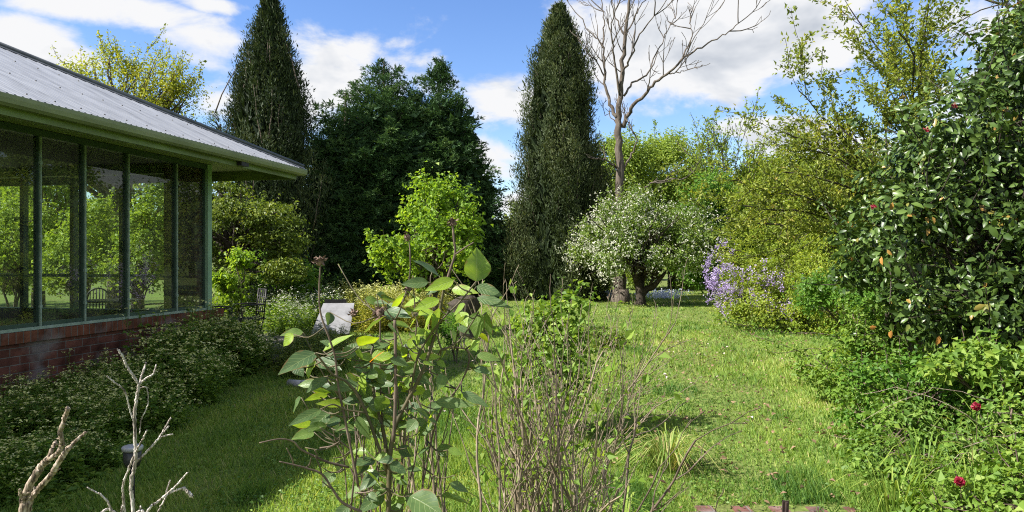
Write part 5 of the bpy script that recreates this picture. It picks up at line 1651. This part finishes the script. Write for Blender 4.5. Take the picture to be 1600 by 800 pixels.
dead_branch('thick tan dead branch with broken tips in the bottom corner by the wall', 1.5, [
    ([(20, 1500), (30, 900), (37, 800), (42, 768), (62, 732), (76, 717)], 22, 15, 0, 0), ([(30, 905), (33, 790), (31, 764)], 9, 6, .02, -.02), ([(72, 722), (84, 696), (87, 690)], 10, 7, 0, .03),
    ([(74, 720), (90, 708), (97, 695), (95, 674), (102, 652), (107, 637)], 11, 9, 0, -.03), ([(30, 860), (45, 788), (60, 764), (80, 742), (92, 722), (107, 700)], 15, 12, .03, .03), ([(105, 703), (120, 687), (135, 675)], 9, 6, .03, .06)],
    M['tanwood'], np.array([*P(20, 1500, 1.5)[:2], 0]))
b0 = np.array([*P(205, 1400, 1.6)[:2], 0])
dead_branch('slender bleached dead branch forking like antlers beside the garden lamp', 1.6, [
    ([(206, 1450), (208, 900), (208, 800), (205, 757), (212, 720), (211, 687), (210, 650), (214, 620), (217, 600)], 9, 6.5, 0, 0), ([(217, 600), (208, 587), (199, 573), (192, 558), (185, 547)], 6, 4.5, 0, -.03),
    ([(217, 601), (222, 585), (228, 567)], 4.5, 4, 0, .03), ([(218, 600), (230, 590), (240, 584), (244, 570)], 5, 3.5, 0, .02), ([(167, 587), (178, 597), (190, 605), (197, 615)], 3, 3.5, -.04, -.02), ([(197, 615), (203, 640), (211, 664)], 3, 3, -.02, 0),
    ([(219, 606), (229, 606), (231, 632), (221, 655), (218, 678)], 2.6, 2.2, .01, 0), ([(212, 722), (228, 708), (248, 685), (258, 668), (267, 653)], 5.5, 3.6, 0, .04), ([(250, 684), (262, 680), (270, 679)], 3.4, 2.6, .03, .05), ([(252, 680), (260, 670), (264, 666)], 3, 2.4, .03, .05),
    ([(212, 706), (222, 688), (229, 673)], 4, 3.2, 0, -.03), ([(195, 900), (194, 800), (192, 762), (200, 735), (209, 712)], 6, 4, .03, 0)],
    M['pale'], b0)
dead_branch('low bleached dead branch bending right over the shaded grass', 1.62, [
    ([(215, 1400), (210, 860), (230, 800), (247, 784), (262, 771), (278, 756), (293, 738)], 8, 3.6, 0, .03), ([(262, 771), (276, 766), (288, 762)], 5, 4.5, .02, .03), ([(287, 762), (293, 768), (300, 776)], 7, 8, .03, .03), ([(258, 778), (262, 762), (266, 750)], 3, 2.4, .02, .03),
    ([(262, 772), (252, 790), (240, 815)], 4, 4, .01, .0)],
    M['pale'], b0 + [.02, .02, 0])
dead_branch('small curled bleached twig between the two dead branches', 1.62, [
    ([(190, 1400), (185, 870), (172, 795), (160, 775), (148, 768), (136, 762)], 6, 3, 0, -.03), ([(172, 795), (164, 797), (158, 803)], 5, 6, 0, -.02), ([(186, 880), (190, 800), (191, 792)], 5, 4, 0, 0), ([(214, 880), (219, 800), (221, 793)], 4, 3, 0, .02)],
    M['pale'], b0 - [.03, .02, 0])


# ------------------------------------------------------------------ the large-leaved shrub
def big_leaf(mb, base, tip, width, roll, var, bend=.12, cup=.18):
    """ovate leaf, 9 x 7 grid, from base to tip"""
    base, tip = np.asarray(base, float), np.asarray(tip, float)
    L = np.linalg.norm(tip - base); d = (tip - base) / L
    ref = UP if abs(d[2]) < .9 else np.array([0, -1.0, 0])
    s0 = nz(np.cross(d, ref)); n0 = np.cross(s0, d)
    s = s0 * math.cos(roll) + n0 * math.sin(roll); n = np.cross(s, d)
    if n[2] < 0 and abs(roll) < 1.2: pass
    nv, nu = 11, 7
    v = np.linspace(0, 1, nv); out = 1.0 * (np.sin(math.pi * np.clip(v, 0, 1) ** .74) ** .92) * (1 - .25 * v ** 3); out = out / out.max(); out[-1] = .0; out[0] = .02
    us = np.linspace(-1, 1, nu)
    V, LU, LV = [], [], []
    ph = rnd(1, 0, 6.28)[0]; am = rng.uniform(.01, .03)
    for i in range(nv):
        for u in us:
            w = width / 2 * out[i] * u
            p = base + d * (L * v[i]) + s * w + n * (cup * width / 2 * out[i] * abs(u) ** 1.4 - bend * L * v[i] ** 2 + am * width * math.sin(v[i] * 14 + ph) * abs(u))
            V.append(p); LU.append(u); LV.append(v[i])
    i = np.arange(nv - 1)[:, None] * nu; j = np.arange(nu - 1)[None, :]
    q = np.stack([i + j, i + j + 1, i + nu + j + 1, i + nu + j], -1).reshape(-1, 4)
    mb.add(V, q, var, 0, True, np.array(LU), np.array(LV))


def leafy_shrub():
    D = 1.6
    base = np.array([*P(608, 800, D)[:2], 0])
    t = thing('rose_bush', 'leggy foreground shrub with large pale and lime leaves and dead flower heads', 'shrub', base)
    st, wd = MB(), MB()
    S = D / F; allp = []
    def stem(mb, pts, w0, w1, o0=0., o1=0.):
        k = len(pts); o = np.linspace(o0, o1, k)
        c = curve(np.array([P(x, y, D + oo) for (x, y), oo in zip(pts, o)]) - base, k * 5)
        tube(mb, c, np.linspace(w0, w1, len(c)) * S / 2 * .8, 7, bump=.05); allp.append(c)
    def petiole(q):
        ap = np.vstack(allp); dd = np.linalg.norm(ap - q, axis=1); e = ap[np.argmin(dd)]
        if dd.min() > .004: tube(st, curve([e, (e + q) / 2 - UP * dd.min() * .12, q], 7), [.0022, .0019, .0017, .0015, .0014, .0013, .0012], 5)
    def head(px, py, o, r=6):
        hd = MB(); c = P(px, py, D + o) - base; n = 26
        leaves(hd, c + rng.standard_normal((n, 3)) * r * S * .3, rdir(n) + [0, 0, .3], rdir(n), r * S * 1.3, r * S * .7, rnd(n), 0, 'r', fold=.4)
        tube(hd, [c - UP * r * S, c - UP * r * S * .3, c + UP * r * S * .4, c + UP * r * S * .8], np.array([.3, .75, .7, .3]) * r * S, 7, bump=.15)
        hd.build('flower_head', M['brown'], t)
    # canes
    stem(st, [(606, 1500), (607, 900), (607, 800), (609, 720), (612, 690), (620, 660), (640, 620), (662, 575), (680, 520), (690, 470), (696, 440)], 12, 5, 0, 0)
    stem(wd, [(696, 445), (704, 420), (711, 395), (709, 372), (707, 350)], 5.5, 4, 0, 0)
    stem(wd, [(711, 398), (725, 388), (740, 379)], 3.4, 2.8, 0, -.03)
    stem(st, [(608, 760), (600, 680), (585, 620), (580, 560), (583, 540)], 9, 4, .02, .05)
    stem(wd, [(600, 690), (595, 620), (594, 545), (594, 492)], 4, 2.6, .05, .08)
    stem(wd, [(560, 760), (540, 660), (528, 600), (524, 560), (515, 530), (501, 490), (499, 450), (501, 410)], 5, 3, -.02, -.06)
    stem(wd, [(615, 690), (618, 620), (618, 560), (617, 500)], 7, 6, -.03, -.03)
    stem(wd, [(630, 700), (640, 600), (637, 560), (650, 520), (648, 480), (645, 430)], 4, 2, .06, .06)
    stem(wd, [(622, 480), (632, 465), (637, 450), (641, 420), (640, 385), (637, 372)], 4, 2, .04, .05)
    stem(st, [(640, 620), (652, 560), (668, 530), (690, 500), (720, 470), (744, 440)], 5, 3, 0, -.05)
    stem(st, [(682, 520), (690, 545), (700, 543), (720, 530), (740, 500), (748, 487)], 4, 2.5, 0, -.04)
    stem(wd, [(690, 545), (712, 543), (730, 548), (732, 570), (716, 605), (690, 640), (676, 680), (660, 760)], 3.5, 4, .05, .1)
    stem(st, [(606, 740), (570, 640), (545, 600), (520, 585), (500, 560), (492, 552)], 7, 3, 0, -.08)
    stem(st, [(570, 645), (540, 640), (520, 632), (500, 640)], 4, 2.5, -.03, -.08)
    stem(wd, [(565, 800), (535, 785), (520, 765), (503, 741), (480, 732), (462, 727), (436, 721)], 6, 2.5, -.05, -.12)
    stem(wd, [(545, 730), (512, 722), (496, 715), (470, 702), (458, 690), (437, 686), (405, 692)], 5, 2.2, -.05, -.15)
    for a, b_ in (((503, 741), (492, 712)), ((478, 731), (486, 715)), ((496, 715), (492, 704)), ((520, 765), (503, 752)), ((535, 732), (518, 738)), ((518, 738), (506, 732)), ((460, 728), (448, 700)), ((545, 700), (520, 680)), ((520, 680), (500, 668)), ((500, 700), (530, 690)), ((555, 770), (585, 765))):
        stem(wd, [a, ((a[0] + b_[0]) / 2 + 2, (a[1] + b_[1]) / 2 + 2), b_], 3.2, 1.8, -.08, -.1)
    for k in range(26):
        x0 = rng.uniform(540, 690); x1 = x0 + rng.normal(0, 30)
        stem(wd, [(x0, 1100), (x0 + rng.normal(0, 8), 850), ((x0 + x1) / 2, rng.uniform(700, 780)), (x1, rng.uniform(600, 700))], rng.uniform(3, 7), 2, rng.uniform(.0, .3), rng.uniform(.0, .35))
    for px, py, o, r in ((499, 408, -.06, 7), (707, 347, 0, 6), (594, 489, .08, 9), (637, 371, .05, 6), (637, 452, .05, 7), (552, 490, .1, 6)): head(px, py, o, r)
    # leaves: base px, tip px, width px, roll, colour, tip depth offset
    LV = [((744, 440), (747, 386), 42, .0, .62, .0), ((686, 431), (648, 403), 29, .5, .22, -.03), ((669, 441), (626, 443), 17, 1.25, .30, -.02), ((709, 438), (664, 452), 20, 1.0, .82, -.03), ((706, 452), (746, 455), 18, 1.0, .80, -.03),
          ((744, 448), (786, 460), 20, .95, .22, -.02), ((745, 465), (800, 479), 18, .9, .25, -.03), ((747, 487), (742, 531), 28, .1, .5, .0), ((760, 488), (766, 532), 15, .5, .45, .02), ((751, 529), (731, 548), 17, .3, .84, 0), ((748, 520), (764, 534), 11, .3, .92, .02),
          ((601, 486), (641, 494), 22, .7, .12, -.05), ((732, 494), (705, 506), 10, .9, .25, -.03), ((676, 488), (660, 524), 22, .2, .84, -.02), ((680, 510), (668, 545), 20, .2, .5, 0), ((686, 480), (676, 520), 20, .3, .45, .03), ((630, 462), (606, 490), 16, .5, .80, 0), ((690, 448), (664, 460), 14, .6, .2, 0), ((686, 468), (646, 482), 18, .9, .80, -.03),
          ((494, 551), (435, 578), 30, .55, .14, -.08), ((492, 562), (478, 590), 22, .1, .84, -.03), ((510, 590), (478, 611), 17, .6, .2, -.04), ((494, 562), (534, 577), 24, .6, .14, -.04), ((560, 601), (508, 606), 20, .9, .35, -.03), ((505, 548), (548, 518), 20, .6, .78, -.02),
          ((540, 560), (560, 532), 24, .3, .3, .03), ((560, 540), (592, 522), 30, .3, .86, -.02), ((540, 632), (494, 629), 16, .8, .88, -.04), ((502, 640), (450, 663), 18, .6, .22, -.07), ((514, 644), (482, 672), 25, .5, .16, -.05), ((573, 596), (619, 600), 16, .9, .24, -.04), ((578, 566), (599, 547), 12, .4, 1.0, -.03),
          ((566, 582), (568, 618), 14, .2, .82, -.02), ((577, 630), (616, 644), 14, .9, .24, -.03), ((722, 613), (764, 634), 16, .8, .2, -.02), ((680, 628), (742, 631), 18, 1.0, .4, -.02), ((645, 585), (676, 600), 16, .8, .3, 0), ((570, 520), (600, 490), 18, .5, .15, .02),
          ((640, 545), (655, 520), 18, .4, .82, .03), ((600, 600), (585, 570), 18, .5, .55, .03), ((560, 650), (575, 690), 20, .3, .4, .0), ((575, 660), (600, 690), 18, .5, .18, -.03), ((640, 640), (620, 680), 20, .4, .35, .05), ((650, 640), (690, 660), 18, .7, .3, .04),
          ((640, 775), (690, 800), 42, .5, .30, -.05), ((690, 775), (745, 782), 24, .8, .18, -.06), ((600, 770), (560, 800), 26, .6, .2, -.05), ((590, 740), (560, 765), 24, .4, .2, -.03), ((570, 735), (600, 760), 20, .5, .84, .0), ((620, 740), (640, 770), 20, .4, .5, .03), ((545, 790), (520, 815), 20, .5, .2, -.04),
          ((680, 640), (665, 665), 16, .3, .82, .02), ((610, 560), (640, 570), 18, .7, .35, .0), ((520, 540), (500, 530), 14, .5, .3, .0), ((590, 590), (560, 575), 20, .6, .45, .02), ((655, 560), (690, 555), 16, .8, .84, .02), ((600, 530), (625, 520), 16, .6, .5, .02)]
    lm = [MB() for _ in range(320)]
    n = 0
    for a, b_, w, roll, c, o in LV:
        off = rng.uniform(-.05, .05)
        pa, pb = P(*a, D + off) - base, P(*b_, D + off + o) - base
        petiole(pa); sg = (-1 if pb[0] > pa[0] else 1) * (1 if rng.random() < .75 else -1); big_leaf(lm[n], pa, pb, w * 1.08 * S, sg * max(.45, roll), c, rng.uniform(.05, .16)); n += 1
    for k in range(105):
        x, y = rng.normal(592, 58), rng.normal(602, 52)
        a = rng.uniform(-.3, 3.6); L = rng.uniform(20, 38)
        off = rng.uniform(-.02, .22)
        pa = P(x, y, D + off) - base; pb = P(x + math.cos(a) * L, y + math.sin(a) * L * .7, D + off + rng.uniform(-.05, .05)) - base
        petiole(pa); big_leaf(lm[n], pa, pb, L * rng.uniform(.5, .7) * S, rng.uniform(.4, 1.1) * (-1 if pb[0] > pa[0] else 1) * (1 if rng.random() < .75 else -1), float(rng.choice([.05, .15, .25, .35, .45, .5, .65, .82])), rng.uniform(.05, .2)); n += 1
    for k in range(46):
        x, y = rng.normal(612, 48), rng.uniform(640, 800)
        a = rng.uniform(-.4, 3.5); L = rng.uniform(20, 38); off = rng.uniform(-.05, .2)
        pa = P(x, y, D + off) - base; pb = P(x + math.cos(a) * L, y + math.sin(a) * L * .6, D + off + rng.uniform(-.05, .05)) - base
        petiole(pa); big_leaf(lm[n], pa, pb, L * rng.uniform(.5, .7) * S, rng.uniform(.4, 1.1) * (-1 if pb[0] > pa[0] else 1), float(rng.choice([.1, .2, .3, .4, .5, .6])), rng.uniform(.05, .2)); n += 1
    for k in range(34):
        x, y = rng.normal(655, 42), rng.uniform(455, 600)
        a = rng.uniform(-.4, 3.5); L = rng.uniform(20, 38); off = rng.uniform(-.05, .2)
        pa = P(x, y, D + off) - base; pb = P(x + math.cos(a) * L, y + math.sin(a) * L * .6, D + off + rng.uniform(-.05, .05)) - base
        petiole(pa); big_leaf(lm[n], pa, pb, L * rng.uniform(.55, .75) * S, rng.uniform(.4, 1.1) * (-1 if pb[0] > pa[0] else 1) * (1 if rng.random() < .75 else -1), float(rng.choice([.15, .25, .4, .5, .65, .8, .85])), rng.uniform(.05, .2)); n += 1
    st.build('cane', M['gstem'], t); wd.build('dry_twigs', M['dtwig'], t); 
    for q in lm[:n]: q.build('leaf', M['rose'], t)


leafy_shrub()
